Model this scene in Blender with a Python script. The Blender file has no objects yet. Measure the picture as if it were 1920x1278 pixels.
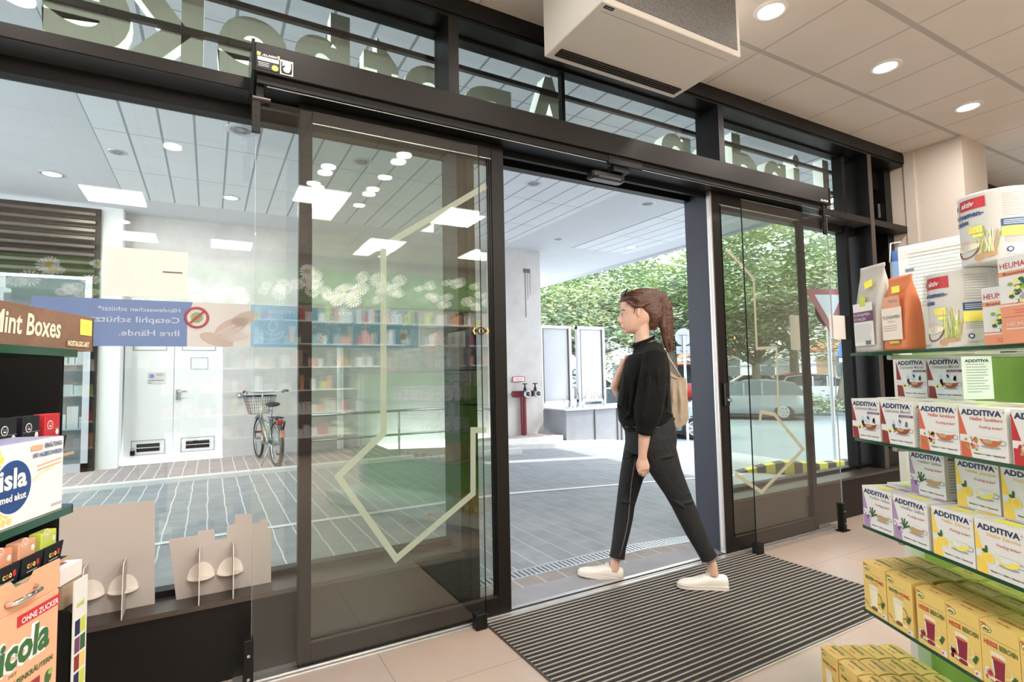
import bpy, math, random
from mathutils import Vector, Matrix
random.seed(7)
PI = math.pi
S = bpy.context.scene
COL = S.collection
# ---------------------------------------------------------------- camera
F_PX = 1010.49
YAW, PIT, ROL = -0.512118657, 0.0604115084, -0.0196804114
H = 1.25
_f = Vector((-math.sin(YAW) * math.cos(PIT), math.cos(YAW) * math.cos(PIT), math.sin(PIT)))
_r = Vector((math.cos(YAW), math.sin(YAW), 0))
_u = _r.cross(_f)
CR = _r * math.cos(ROL) + _u * math.sin(ROL)
CU = CR.cross(_f)
CF = _f
CP = Vector((0, 0, H))
cam = bpy.data.cameras.new('camera')
cam.sensor_width = 36
cam.lens = F_PX * 36 / 1920
cam.clip_start = 0.02
cam.clip_end = 500
camo = bpy.data.objects.new('camera', cam)
COL.objects.link(camo)
camo.matrix_world = Matrix(((CR.x, CU.x, -CF.x, CP.x), (CR.y, CU.y, -CF.y, CP.y), (CR.z, CU.z, -CF.z, CP.z), (0, 0, 0, 1)))
S.camera = camo
# ---------------------------------------------------------------- colour, world, sun
S.view_settings.view_transform = 'Standard'
S.view_settings.look = 'None'
S.view_settings.gamma = 1
S.view_settings.use_curve_mapping = False
S.view_settings.exposure = 0.48
S.cycles.transparent_max_bounces = 32
S.cycles.max_bounces = 8
S.cycles.caustics_reflective = False
S.cycles.caustics_refractive = False
W = bpy.data.worlds.new('sky')
S.world = W
W.use_nodes = True
W.node_tree.nodes['Background'].inputs[0].default_value = (0.86, 0.93, 1.0, 1)
W.node_tree.nodes['Background'].inputs[1].default_value = 5.0


def lamp(kind, name, loc, energy, color=(1, 1, 1), size=0.2, rot=(0, 0, 0), shape='DISK', size_y=None, spread=None):
    l = bpy.data.lights.new(name, kind)
    l.energy = energy
    l.color = color
    if kind == 'AREA':
        l.shape = shape
        l.size = size
        if size_y:
            l.size_y = size_y
        if spread:
            l.spread = spread
    if kind == 'SUN':
        l.angle = size
    o = bpy.data.objects.new(name, l)
    o.location = loc
    o.rotation_euler = rot
    COL.objects.link(o)
    return o


lamp('SUN', 'sun', (20, 0, 20), 3.4, (1, 0.95, 0.86), 0.02, (math.radians(38), 0, math.radians(70)))
WARM = (1.0, 0.93, 0.87)


def ray(u, v):
    return CF + CR * ((u - 960) / F_PX) - CU * ((v - 639) / F_PX)


def aty(u, v, y):
    return CP + ray(u, v) * (y / ray(u, v).y)


def atz(u, v, z):
    d = ray(u, v)
    return CP + d * ((z - H) / d.z)


def atx(u, v, x):
    d = ray(u, v)
    return CP + d * (x / d.x)


def atw(u, v, w):
    return CP + ray(u, v) * w


# ---------------------------------------------------------------- materials
MATS = {}


def sock(n, name, val):
    if name in n.inputs:
        n.inputs[name].default_value = val


def mat(name, col, rough=0.5, metal=0.0, var=0.0, vscale=8.0, bump=0.0, bscale=60.0, spec=0.5, trans=0.0, emit=None, estr=0.0, sheen=0.0, coords='Object', col2=None):
    if name in MATS:
        return MATS[name]
    m = bpy.data.materials.new(name)
    m.use_nodes = True
    nt = m.node_tree
    b = nt.nodes['Principled BSDF']
    b.inputs['Base Color'].default_value = (*col, 1)
    b.inputs['Roughness'].default_value = rough
    b.inputs['Metallic'].default_value = metal
    sock(b, 'Specular IOR Level', spec)
    if sheen:
        sock(b, 'Sheen Weight', sheen)
    if trans:
        sock(b, 'Transmission Weight', trans)
    if emit:
        b.inputs['Emission Color'].default_value = (*emit, 1)
        b.inputs['Emission Strength'].default_value = estr
    tc = nt.nodes.new('ShaderNodeTexCoord')
    if var > 0:
        n = nt.nodes.new('ShaderNodeTexNoise')
        n.inputs['Scale'].default_value = vscale
        n.inputs['Detail'].default_value = 6
        n.inputs['Roughness'].default_value = 0.65
        nt.links.new(tc.outputs[coords], n.inputs['Vector'])
        r = nt.nodes.new('ShaderNodeValToRGB')
        r.color_ramp.elements[0].position = 0.3
        r.color_ramp.elements[1].position = 0.72
        c2 = col2 or tuple(c * (1 - var) for c in col)
        r.color_ramp.elements[0].color = (*c2, 1)
        r.color_ramp.elements[1].color = (*col, 1)
        nt.links.new(n.outputs['Fac'], r.inputs[0])
        nt.links.new(r.outputs[0], b.inputs['Base Color'])
    if bump > 0:
        n = nt.nodes.new('ShaderNodeTexNoise')
        n.inputs['Scale'].default_value = bscale
        n.inputs['Detail'].default_value = 5
        nt.links.new(tc.outputs[coords], n.inputs['Vector'])
        bp = nt.nodes.new('ShaderNodeBump')
        bp.inputs['Strength'].default_value = bump
        bp.inputs['Distance'].default_value = 0.01
        nt.links.new(n.outputs['Fac'], bp.inputs['Height'])
        nt.links.new(bp.outputs['Normal'], b.inputs['Normal'])
    MATS[name] = m
    return m


def mathn(nt, op, a, b=None, c=None):
    n = nt.nodes.new('ShaderNodeMath')
    n.operation = op
    for i, x in enumerate((a, b, c)):
        if x is None:
            continue
        if isinstance(x, (int, float)):
            n.inputs[i].default_value = x
        else:
            nt.links.new(x, n.inputs[i])
    return n.outputs[0]


def mixc(nt, fac, a, b):
    n = nt.nodes.new('ShaderNodeMix')
    n.data_type = 'RGBA'
    if isinstance(fac, (int, float)):
        n.inputs[0].default_value = fac
    else:
        nt.links.new(fac, n.inputs[0])
    for i, x in ((6, a), (7, b)):
        if isinstance(x, tuple):
            n.inputs[i].default_value = (*x, 1)
        else:
            nt.links.new(x, n.inputs[i])
    return n.outputs[2]


def grid_mat(name, base, line, px, ox, wx, py, oy, wy, rough=0.6, var=0.06, stagger=0.0, nscale=3.0, spec=0.4, base2=None, bump=0.3, cellvar=0.0, line2=None):
    """rectangular grid of joints laid on the xy plane in world coordinates; columns run along y"""
    m = bpy.data.materials.new(name)
    m.use_nodes = True
    nt = m.node_tree
    b = nt.nodes['Principled BSDF']
    tc = nt.nodes.new('ShaderNodeTexCoord')
    sp = nt.nodes.new('ShaderNodeSeparateXYZ')
    nt.links.new(tc.outputs['Object'], sp.inputs[0])
    wob = nt.nodes.new('ShaderNodeTexNoise')
    wob.inputs['Scale'].default_value = 2.5
    nt.links.new(tc.outputs['Object'], wob.inputs['Vector'])
    wv = mathn(nt, 'MULTIPLY', mathn(nt, 'SUBTRACT', wob.outputs['Fac'], 0.5), 0.03 if stagger else 0.0)
    xs = mathn(nt, 'DIVIDE', mathn(nt, 'SUBTRACT', mathn(nt, 'ADD', sp.outputs[0], wv), ox), px)
    cx = mathn(nt, 'FLOOR', xs)
    fx = mathn(nt, 'SUBTRACT', xs, cx)
    off = mathn(nt, 'MULTIPLY', mathn(nt, 'FLOORED_MODULO', cx, 2.0) if stagger else 0.0, stagger)
    ys = mathn(nt, 'ADD', mathn(nt, 'DIVIDE', mathn(nt, 'SUBTRACT', sp.outputs[1], oy), py), off)
    cy = mathn(nt, 'FLOOR', ys)
    fy = mathn(nt, 'SUBTRACT', ys, cy)
    lx = mathn(nt, 'LESS_THAN', mathn(nt, 'ABSOLUTE', mathn(nt, 'SUBTRACT', fx, 0.5)), 0.5 - wx / px / 2)
    ly = mathn(nt, 'LESS_THAN', mathn(nt, 'ABSOLUTE', mathn(nt, 'SUBTRACT', fy, 0.5)), 0.5 - wy / py / 2)
    tile = mathn(nt, 'MULTIPLY', lx, ly)
    n = nt.nodes.new('ShaderNodeTexNoise')
    n.inputs['Scale'].default_value = nscale
    n.inputs['Detail'].default_value = 8
    n.inputs['Roughness'].default_value = 0.65
    nt.links.new(tc.outputs['Object'], n.inputs['Vector'])
    mr = nt.nodes.new('ShaderNodeMapRange')
    mr.inputs[1].default_value = 0.3
    mr.inputs[2].default_value = 0.7
    nt.links.new(n.outputs['Fac'], mr.inputs[0])
    b2 = base2 or tuple(c * (1 - var) for c in base)
    basec = mixc(nt, mr.outputs[0], b2, base)
    if cellvar:
        cmb = nt.nodes.new('ShaderNodeCombineXYZ')
        nt.links.new(cx, cmb.inputs[0])
        nt.links.new(cy, cmb.inputs[1])
        wn = nt.nodes.new('ShaderNodeTexWhiteNoise')
        nt.links.new(cmb.outputs[0], wn.inputs[0])
        basec = mixc(nt, mathn(nt, 'MULTIPLY', wn.outputs[0], cellvar), basec, tuple(c * 0.45 for c in base))
    if line2:
        mr2 = nt.nodes.new('ShaderNodeMapRange')
        mr2.inputs[1].default_value = 0.8
        mr2.inputs[2].default_value = 2.4
        nt.links.new(sp.outputs[0], mr2.inputs[0])
        line = mixc(nt, mr2.outputs[0], line, line2)
    col = mixc(nt, tile, line, basec)
    nt.links.new(col, b.inputs['Base Color'])
    b.inputs['Roughness'].default_value = rough
    sock(b, 'Specular IOR Level', spec)
    bp = nt.nodes.new('ShaderNodeBump')
    bp.inputs['Strength'].default_value = bump
    bp.inputs['Distance'].default_value = 0.004
    nt.links.new(mathn(nt, 'ADD', tile, mathn(nt, 'MULTIPLY', n.outputs['Fac'], 0.4)), bp.inputs['Height'])
    nt.links.new(bp.outputs['Normal'], b.inputs['Normal'])
    MATS[name] = m
    return m


def glass_mat(name, tint, ior=1.5, rough=0.0, opac=0.0, boost=1.0):
    m = bpy.data.materials.new(name)
    m.use_nodes = True
    nt = m.node_tree
    nt.nodes.remove(nt.nodes['Principled BSDF'])
    out = nt.nodes['Material Output']
    tr = nt.nodes.new('ShaderNodeBsdfTransparent')
    tr.inputs[0].default_value = (*tint, 1)
    gl = nt.nodes.new('ShaderNodeBsdfGlossy')
    gl.inputs['Roughness'].default_value = rough
    gl.inputs['Color'].default_value = (1, 1, 1, 1)
    f0 = ((ior - 1) / (ior + 1)) ** 2
    ge = nt.nodes.new('ShaderNodeNewGeometry')
    dp = nt.nodes.new('ShaderNodeVectorMath')
    dp.operation = 'DOT_PRODUCT'
    nt.links.new(ge.outputs['Normal'], dp.inputs[0])
    nt.links.new(ge.outputs['Incoming'], dp.inputs[1])
    k5 = mathn(nt, 'POWER', mathn(nt, 'SUBTRACT', 1.0, mathn(nt, 'ABSOLUTE', dp.outputs['Value'])), 5.0)
    fres = mathn(nt, 'ADD', mathn(nt, 'MULTIPLY', k5, 1 - f0), f0)
    mx = nt.nodes.new('ShaderNodeMixShader')
    fac = mathn(nt, 'MINIMUM', mathn(nt, 'MULTIPLY', fres, boost), 1.0)
    nt.links.new(fac, mx.inputs[0])
    nt.links.new(tr.outputs[0], mx.inputs[1])
    nt.links.new(gl.outputs[0], mx.inputs[2])
    nt.links.new(mx.outputs[0], out.inputs[0])
    MATS[name] = m
    return m


def film_mat(name, col, opac=0.6, rough=0.5):
    """printed film stuck on glass: part of the light passes through"""
    m = bpy.data.materials.new(name)
    m.use_nodes = True
    nt = m.node_tree
    b = nt.nodes['Principled BSDF']
    out = nt.nodes['Material Output']
    b.inputs['Base Color'].default_value = (*col, 1)
    b.inputs['Roughness'].default_value = rough
    tl = nt.nodes.new('ShaderNodeBsdfTranslucent')
    tl.inputs[0].default_value = (*col, 1)
    tr = nt.nodes.new('ShaderNodeBsdfTransparent')
    tr.inputs[0].default_value = (*[0.5 + 0.5 * c for c in col], 1)
    m1 = nt.nodes.new('ShaderNodeMixShader')
    m1.inputs[0].default_value = 0.55
    nt.links.new(b.outputs[0], m1.inputs[1])
    nt.links.new(tl.outputs[0], m1.inputs[2])
    m2 = nt.nodes.new('ShaderNodeMixShader')
    m2.inputs[0].default_value = opac
    nt.links.new(tr.outputs[0], m2.inputs[1])
    nt.links.new(m1.outputs[0], m2.inputs[2])
    nt.links.new(m2.outputs[0], out.inputs[0])
    MATS[name] = m
    return m


# ---------------------------------------------------------------- mesh builder
TXT = {}


def text_geo(s, depth=0.0, res=2, bold=0.0):
    key = (s, depth, res, bold)
    if key in TXT:
        return TXT[key]
    cu = bpy.data.curves.new('t', 'FONT')
    cu.body = s
    cu.size = 1
    cu.resolution_u = res
    cu.offset = bold
    cu.extrude = depth
    o = bpy.data.objects.new('t', cu)
    COL.objects.link(o)
    dg = bpy.context.evaluated_depsgraph_get()
    me = bpy.data.meshes.new_from_object(o.evaluated_get(dg))
    vs = [tuple(v.co) for v in me.vertices]
    fs = [tuple(p.vertices) for p in me.polygons]
    bpy.data.objects.remove(o)
    bpy.data.curves.remove(cu)
    bpy.data.meshes.remove(me)
    TXT[key] = (vs, fs)
    return TXT[key]


def V(*a):
    return Vector(a)


class MB:
    def __init__(s):
        s.v = []
        s.f = []
        s.m = []
        s.mats = []
        s.sm = []
        s.cm = None

    def mi(s, m):
        if isinstance(m, str):
            m = MATS[m]
        if m not in s.mats:
            s.mats.append(m)
        return s.mats.index(m)

    def add(s, vs, fs, m, smooth=False):
        b = len(s.v)
        s.v += [tuple(x) for x in vs]
        k = s.mi(m)
        for f in fs:
            s.f.append(tuple(b + i for i in f))
            s.m.append(k)
            s.sm.append(smooth)

    def box(s, x0, x1, y0, y1, z0, z1, m, M=None):
        vs = [V(x, y, z) for z in (z0, z1) for y in (y0, y1) for x in (x0, x1)]
        if M is not None:
            vs = [M @ v for v in vs]
        s.add(vs, [(0, 2, 3, 1), (4, 5, 7, 6), (0, 1, 5, 4), (2, 6, 7, 3), (0, 4, 6, 2), (1, 3, 7, 5)], m)

    def bbox(s, x0, x1, y0, y1, z0, z1, m, b=0.004, M=None):
        """box with chamfered vertical and horizontal edges"""
        vs = []
        for z, k in ((z0, b), (z0 + b, 0), (z1 - b, 0), (z1, b)):
            a0, a1, c0, c1 = x0 + k, x1 - k, y0 + k, y1 - k
            for (x, y) in ((a0 + b, c0), (a1 - b, c0), (a1, c0 + b), (a1, c1 - b), (a1 - b, c1), (a0 + b, c1), (a0, c1 - b), (a0, c0 + b)):
                vs.append(V(x, y, z))
        if M is not None:
            vs = [M @ v for v in vs]
        fs = [tuple(range(7, -1, -1)), tuple(range(24, 32))]
        for r in range(3):
            for i in range(8):
                j = (i + 1) % 8
                fs.append((r * 8 + i, r * 8 + j, r * 8 + 8 + j, r * 8 + 8 + i))
        s.add(vs, fs, m)

    def prism(s, pts, d, m, mside=None):
        """pts: 3d polygon, d: extrusion vector"""
        n = len(pts)
        vs = [Vector(p) for p in pts] + [Vector(p) + d for p in pts]
        s.add(vs, [tuple(range(n)), tuple(range(2 * n - 1, n - 1, -1))], m)
        s.add(vs, [(i, n + i, n + (i + 1) % n, (i + 1) % n) for i in range(n)], mside or m)

    def poly(s, pts, m):
        s.add(pts, [tuple(range(len(pts)))], m)

    def ring(s, c, a, b, n):
        return [c + a * math.cos(2 * PI * i / n) + b * math.sin(2 * PI * i / n) for i in range(n)]

    def tube(s, pts, r, m, n=10, cap=True, smooth=True, closed=False):
        pts = [Vector(p) for p in pts]
        rr = r if isinstance(r, (list, tuple)) else [r] * len(pts)
        vs = []
        prev = None
        N = len(pts)
        for i, p in enumerate(pts):
            if closed:
                t = pts[(i + 1) % N] - pts[(i - 1) % N]
            else:
                t = pts[min(i + 1, N - 1)] - pts[max(i - 1, 0)]
            t.normalize()
            if prev is None:
                a = t.orthogonal().normalized()
            else:
                a = (prev - t * prev.dot(t)).normalized()
            prev = a
            b = t.cross(a)
            vs += s.ring(p, a * rr[i], b * rr[i], n)
        fs = []
        for i in range(N if closed else N - 1):
            for j in range(n):
                k = (j + 1) % n
                i2 = (i + 1) % N
                fs.append((i * n + j, i * n + k, i2 * n + k, i2 * n + j))
        if cap and not closed:
            fs.append(tuple(range(n - 1, -1, -1)))
            fs.append(tuple((N - 1) * n + j for j in range(n)))
        s.add(vs, fs, m, smooth)

    def cyl(s, c, ax, r, h, m, n=24, r2=None, smooth=True):
        c = Vector(c)
        ax = Vector(ax).normalized()
        a = ax.orthogonal().normalized()
        b = ax.cross(a)
        r2 = r if r2 is None else r2
        vs = s.ring(c, a * r, b * r, n) + s.ring(c + ax * h, a * r2, b * r2, n)
        s.add(vs, [(i, (i + 1) % n, n + (i + 1) % n, n + i) for i in range(n)], m, smooth)
        s.add(vs, [tuple(range(n - 1, -1, -1)), tuple(range(n, 2 * n))], m)

    def lathe(s, c, prof, m, n=24, ax=(0, 0, 1), smooth=True):
        c = Vector(c)
        ax = Vector(ax).normalized()
        a = ax.orthogonal().normalized()
        b = ax.cross(a)
        vs = []
        for r, h in prof:
            vs += s.ring(c + ax * h, a * r, b * r, n)
        fs = []
        for k in range(len(prof) - 1):
            for i in range(n):
                j = (i + 1) % n
                fs.append((k * n + i, k * n + j, (k + 1) * n + j, (k + 1) * n + i))
        s.add(vs, fs, m, smooth)

    def torus(s, c, ax, R, r, m, n=32, k=8, a0=0.0, a1=2 * PI):
        ax = Vector(ax).normalized()
        a = ax.orthogonal().normalized()
        b = ax.cross(a)
        full = abs(a1 - a0 - 2 * PI) < 1e-6
        N = n if full else n + 1
        pts = [Vector(c) + a * (R * math.cos(a0 + (a1 - a0) * i / n)) + b * (R * math.sin(a0 + (a1 - a0) * i / n)) for i in range(N)]
        s.tube(pts, r, m, k, closed=full)

    def ball(s, c, r, m, n=12, k=8, sc=(1, 1, 1), M=None):
        c = Vector(c)
        vs = []
        for i in range(k + 1):
            t = PI * i / k
            for j in range(n):
                p = 2 * PI * j / n
                d = V(math.sin(t) * math.cos(p) * sc[0], math.sin(t) * math.sin(p) * sc[1], math.cos(t) * sc[2]) * r
                if M is not None:
                    d = M @ d
                vs.append(c + d)
        fs = []
        for i in range(k):
            for j in range(n):
                q = (j + 1) % n
                fs.append((i * n + j, (i + 1) * n + j, (i + 1) * n + q, i * n + q))
        s.add(vs, fs, m, True)

    def loft(s, secs, m, n=20, cap=True, p=2.0, smooth=True):
        """secs: (centre, half axis A, half axis B)"""
        vs = []
        for c, a, b in secs:
            for i in range(n):
                t = 2 * PI * i / n
                ct, st = math.cos(t), math.sin(t)
                x = math.copysign(abs(ct) ** (2 / p), ct)
                y = math.copysign(abs(st) ** (2 / p), st)
                vs.append(Vector(c) + Vector(a) * x + Vector(b) * y)
        fs = []
        for k in range(len(secs) - 1):
            for i in range(n):
                j = (i + 1) % n
                fs.append((k * n + i, k * n + j, (k + 1) * n + j, (k + 1) * n + i))
        if cap:
            fs.append(tuple(range(n - 1, -1, -1)))
            fs.append(tuple((len(secs) - 1) * n + i for i in range(n)))
        s.add(vs, fs, m, smooth)

    def text(s, t, P, X, Z, m, h=None, w=None, bold=0.0, align='L', depth=0.0, res=2, shear=0.0, mback=None):
        """t written with its baseline starting at P, X along the line, Z up; h letter size, w fits the width"""
        vs, fs = text_geo(t, depth, res, bold)
        if not vs:
            return
        X = Vector(X)
        Z = Vector(Z)
        x0 = min(v[0] for v in vs)
        x1 = max(v[0] for v in vs)
        sx = sz = h if h else 1.0
        if w:
            sx = w / max(1e-6, x1 - x0)
            if not h:
                sz = sx
        off = {'L': 0.0, 'C': (x0 + x1) / 2, 'R': x1}[align]
        N = X.cross(Z)
        P = Vector(P)
        out = [P + X * ((v[0] - off + shear * v[1]) * sx) + Z * (v[1] * sz) + N * (v[2]) for v in vs]
        if mback is None:
            s.add(out, fs, m)
        else:
            f1, f2 = [], []
            for f in fs:
                zz = [vs[i][2] for i in f]
                (f2 if max(zz) - min(zz) < 1e-6 and zz[0] > 0 else f1).append(f)
            s.add(out, f1, m)
            s.add(out, f2, mback)

    def build(s, name, parent=None, loc=None, rz=None, bevel=0.0):
        me = bpy.data.meshes.new(name)
        me.from_pydata([tuple(v) for v in s.v], [], s.f)
        for m in s.mats:
            me.materials.append(m)
        me.polygons.foreach_set('material_index', s.m)
        me.polygons.foreach_set('use_smooth', s.sm)
        me.update()
        o = bpy.data.objects.new(name, me)
        COL.objects.link(o)
        if parent is not None:
            o.parent = parent
        if loc is not None:
            o.location = loc
        if rz is not None:
            o.rotation_euler = (0, 0, rz)
        if bevel:
            bm_ = o.modifiers.new('bevel', 'BEVEL')
            bm_.width = bevel
            bm_.segments = 2
            bm_.limit_method = 'ANGLE'
        return o


def tag(o, label=None, cat=None, group=None, kind=None):
    if label:
        o['label'] = label
    if cat:
        o['category'] = cat
    if group:
        o['group'] = group
    if kind:
        o['kind'] = kind
    return o


def thing(name, label, cat, loc=(0, 0, 0), rz=0.0, group=None):
    o = bpy.data.objects.new(name, None)
    o.empty_display_size = 0.05
    COL.objects.link(o)
    o.location = loc
    o.rotation_euler = (0, 0, rz)
    return tag(o, label, cat, group)


def copy_tree(o, parent=None, kids=None):
    c = o.copy()
    COL.objects.link(c)
    c.parent = parent
    for ch in [x for x in KIDS.get(o.name, [])]:
        k = ch.copy()
        COL.objects.link(k)
        k.parent = c
        for g in KIDS.get(ch.name, []):
            q = g.copy()
            COL.objects.link(q)
            q.parent = k
    return c


KIDS = {}


def reg(root):
    """remember the children of a finished thing for copying"""
    for o in COL.objects:
        if o.parent is not None and (o.parent == root or o.parent.parent == root):
            KIDS.setdefault(o.parent.name, []).append(o)
    return root


def struct(name, mb, label=None):
    o = mb.build(name)
    o['kind'] = 'structure'
    if label:
        o['label'] = label
    return o


def remeshed(mb, name, parent, voxel=0.006, smooth=6, m=None, loc=None):
    """one continuous surface from overlapping lofts"""
    o = mb.build('tmp')
    r = o.modifiers.new('r', 'REMESH')
    r.mode = 'VOXEL'
    r.voxel_size = voxel
    r.use_smooth_shade = True
    sm = o.modifiers.new('s', 'SMOOTH')
    sm.factor = 0.5
    sm.iterations = smooth
    dg = bpy.context.evaluated_depsgraph_get()
    me = bpy.data.meshes.new_from_object(o.evaluated_get(dg))
    bpy.data.objects.remove(o)
    me.name = name
    me.materials.clear()
    me.materials.append(MATS[m] if isinstance(m, str) else m)
    n = bpy.data.objects.new(name, me)
    me.polygons.foreach_set('use_smooth', [True] * len(me.polygons))
    me.polygons.foreach_set('material_index', [0] * len(me.polygons))
    COL.objects.link(n)
    n.parent = parent
    if loc is not None:
        n.location = loc
    return n
# ---------------------------------------------------------------- materials used
mat('frame_black', (0.0045, 0.0042, 0.0042), 0.38, 0.0, bump=0.04, bscale=400, spec=0.3)
mat('frame_brown', (0.0125, 0.010, 0.009), 0.42, 0.1, bump=0.05, bscale=500, spec=0.28)
mat('frame_edge', (0.09, 0.075, 0.065), 0.35, 0.5)
mat('frame_blue', (0.03, 0.033, 0.05), 0.5)
mat('black', (0.004, 0.004, 0.004), 0.5, spec=0.3)
mat('black_gloss', (0.01, 0.01, 0.01), 0.2)
mat('alu', (0.62, 0.61, 0.60), 0.35, 0.8)
mat('steel', (0.55, 0.55, 0.56), 0.28, 0.9)
mat('chrome', (0.8, 0.8, 0.8), 0.12, 1.0)
mat('white_metal', (0.80, 0.77, 0.72), 0.4, bump=0.03, bscale=200)
mat('white', (0.85, 0.85, 0.84), 0.5)
mat('paper', (0.80, 0.76, 0.73), 0.8, var=0.05, vscale=5)
mat('card_grey', (0.50, 0.45, 0.42), 0.8, var=0.06, vscale=3)
mat('card_white', (0.78, 0.72, 0.66), 0.8)
mat('wall_paint', (0.62, 0.55, 0.49), 0.8, bump=0.1, bscale=150)
mat('ext_plaster', (0.60, 0.62, 0.65), 0.85, var=0.06, vscale=1.5)
mat('ext_white', (0.93, 0.93, 0.92), 0.75, var=0.04, vscale=3)
mat('stucco', (0.76, 0.73, 0.71), 0.9, var=0.20, vscale=2.2, bump=0.7, bscale=90)
mat('concrete', (0.33, 0.34, 0.37), 0.8, var=0.18, vscale=4)
mat('kerb', (0.80, 0.79, 0.78), 0.85, var=0.15, vscale=9, bump=0.4)
mat('white_line', (0.85, 0.86, 0.86), 0.7, var=0.15, vscale=14)
mat('asphalt', (0.22, 0.25, 0.28), 0.85, var=0.12, vscale=2, bump=0.4, bscale=200)
mat('red_pipe', (0.16, 0.012, 0.02), 0.35)
mat('red', (0.55, 0.04, 0.04), 0.4)
mat('sign_red', (0.20, 0.018, 0.025), 0.45)
mat('yellow', (0.85, 0.72, 0.03), 0.5, var=0.15, vscale=20)
mat('zinc', (0.55, 0.58, 0.62), 0.4, 0.6)
mat('sign_blue', (0.03, 0.12, 0.45), 0.4)
mat('bark', (0.20, 0.17, 0.13), 0.9, var=0.4, vscale=10, bump=0.8, bscale=40)
mat('bark_light', (0.33, 0.29, 0.23), 0.9, var=0.4, vscale=10, bump=0.8, bscale=40)
mat('leaf_light', (0.44, 0.53, 0.27), 0.7, spec=0.2)
mat('leaf_mid', (0.21, 0.30, 0.14), 0.7, spec=0.2)
mat('leaf_blue', (0.26, 0.35, 0.27), 0.7, spec=0.2)
mat('leaf_pale', (0.62, 0.66, 0.44), 0.7, spec=0.2)
mat('green_panel', (0.24, 0.42, 0.06), 0.5, bump=0.1, bscale=300)
mat('letter_back', (0.47, 0.53, 0.49), 0.7, var=0.12, vscale=4)
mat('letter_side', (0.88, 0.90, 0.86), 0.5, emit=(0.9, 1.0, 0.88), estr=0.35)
mat('lamp_on', (1, 1, 1), 0.5, emit=(1.0, 0.96, 0.9), estr=9.0)
mat('panel_on', (1, 1, 1), 0.5, emit=(1.0, 0.94, 0.86), estr=5.0)
mat('lamp_off', (0.25, 0.26, 0.28), 0.3, 0.6)
mat('rubber', (0.015, 0.015, 0.015), 0.75)
mat('mesh_grey', (0.30, 0.30, 0.30), 0.5, 0.2, var=0.6, vscale=160)
mat('wood', (0.26, 0.15, 0.10), 0.7, var=0.5, vscale=6, bump=0.2)
mat('wood_edge', (0.45, 0.33, 0.22), 0.8)
mat('skin', (0.68, 0.43, 0.33), 0.5, var=0.08, vscale=20)
mat('lip', (0.45, 0.16, 0.15), 0.5)
mat('shirt', (0.0065, 0.007, 0.0065), 0.9, var=0.5, vscale=9, bump=0.5, bscale=25, sheen=0.03, spec=0.2)
mat('jeans', (0.013, 0.013, 0.015), 0.85, var=0.5, vscale=14, bump=0.5, bscale=40)
mat('seam', (0.16, 0.16, 0.17), 0.9, var=0.5, vscale=40)
mat('hair', (0.12, 0.048, 0.027), 0.45, var=0.55, vscale=30, bump=0.8, bscale=60)
mat('sneaker', (0.80, 0.76, 0.70), 0.7, bump=0.15, bscale=150)
mat('sole', (0.72, 0.66, 0.60), 0.7)
mat('tote', (0.42, 0.34, 0.25), 0.9, var=0.12, vscale=10, bump=0.4, bscale=30)
mat('car_green', (0.42, 0.52, 0.53), 0.25, 0.5)
mat('car_silver', (0.42, 0.45, 0.48), 0.22, 0.6)
mat('car_white', (0.75, 0.77, 0.80), 0.25)
mat('car_dark', (0.03, 0.035, 0.05), 0.2, 0.4)
mat('car_red', (0.60, 0.05, 0.04), 0.3)
mat('car_glass', (0.05, 0.07, 0.08), 0.08)
mat('carpet', (0.045, 0.040, 0.036), 0.95, var=0.6, vscale=90, bump=0.9, bscale=300)
mat('mat_bar', (0.62, 0.57, 0.52), 0.45, 0.5)
grid_mat('floor_tile', (0.50, 0.385, 0.315), (0.27, 0.20, 0.165), 0.6, 0.06 + 0.02, 0.004, 0.6, 0.33, 0.004, 0.35, nscale=1.3, base2=(0.38, 0.325, 0.29), bump=0.05, spec=0.5)
grid_mat('ceiling_tile', (0.80, 0.75, 0.70), (0.52, 0.49, 0.46), 0.6125, 3.14, 0.014, 0.618, 2.168, 0.036, 0.85, nscale=2, bump=0.15)
grid_mat('soffit_tile', (0.70, 0.73, 0.76), (0.28, 0.30, 0.33), 0.3, -1.06, 0.022, 1.20, 0.62 + 0.006, 0.012, 0.6, nscale=2, bump=0.3)
grid_mat('soffit_tile_b', (0.72, 0.75, 0.79), (0.28, 0.30, 0.33), 0.3, 6.45, 0.022, 1.18, 0.59, 0.012, 0.6, nscale=2, bump=0.3)
grid_mat('paver', (0.36, 0.385, 0.41), (0.74, 0.75, 0.74), 0.157, 0.0, 0.010, 0.22, 0.0, 0.002, 0.62, stagger=0.5, nscale=5, base2=(0.26, 0.28, 0.30), bump=0.5, cellvar=0.22, line2=(0.40, 0.42, 0.46))
grid_mat('paver_red', (0.50, 0.43, 0.42), (0.76, 0.74, 0.72), 0.157, 0.02, 0.012, 0.30, 0.1, 0.003, 0.8, stagger=0.5, nscale=6, base2=(0.40, 0.33, 0.33), bump=0.5, cellvar=0.2)
grid_mat('paver_warm', (0.36, 0.33, 0.31), (0.56, 0.53, 0.50), 0.157, 0.05, 0.007, 0.30, 0.1, 0.003, 0.8, stagger=0.5, nscale=6, base2=(0.26, 0.24, 0.23), bump=0.5, cellvar=0.2)
grid_mat('cobble', (0.38, 0.40, 0.42), (0.40, 0.42, 0.44), 0.11, 0.0, 0.014, 0.11, 0.0, 0.014, 0.8, stagger=0.5, nscale=9, bump=0.9, cellvar=0.3)
glass_mat('glass', (0.93, 0.965, 0.945), 1.5, boost=1.2)
glass_mat('glass_door', (0.82, 0.845, 0.80), 1.5, boost=1.9)
glass_mat('glass_clear', (0.965, 0.98, 0.97), 1.45)
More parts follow.
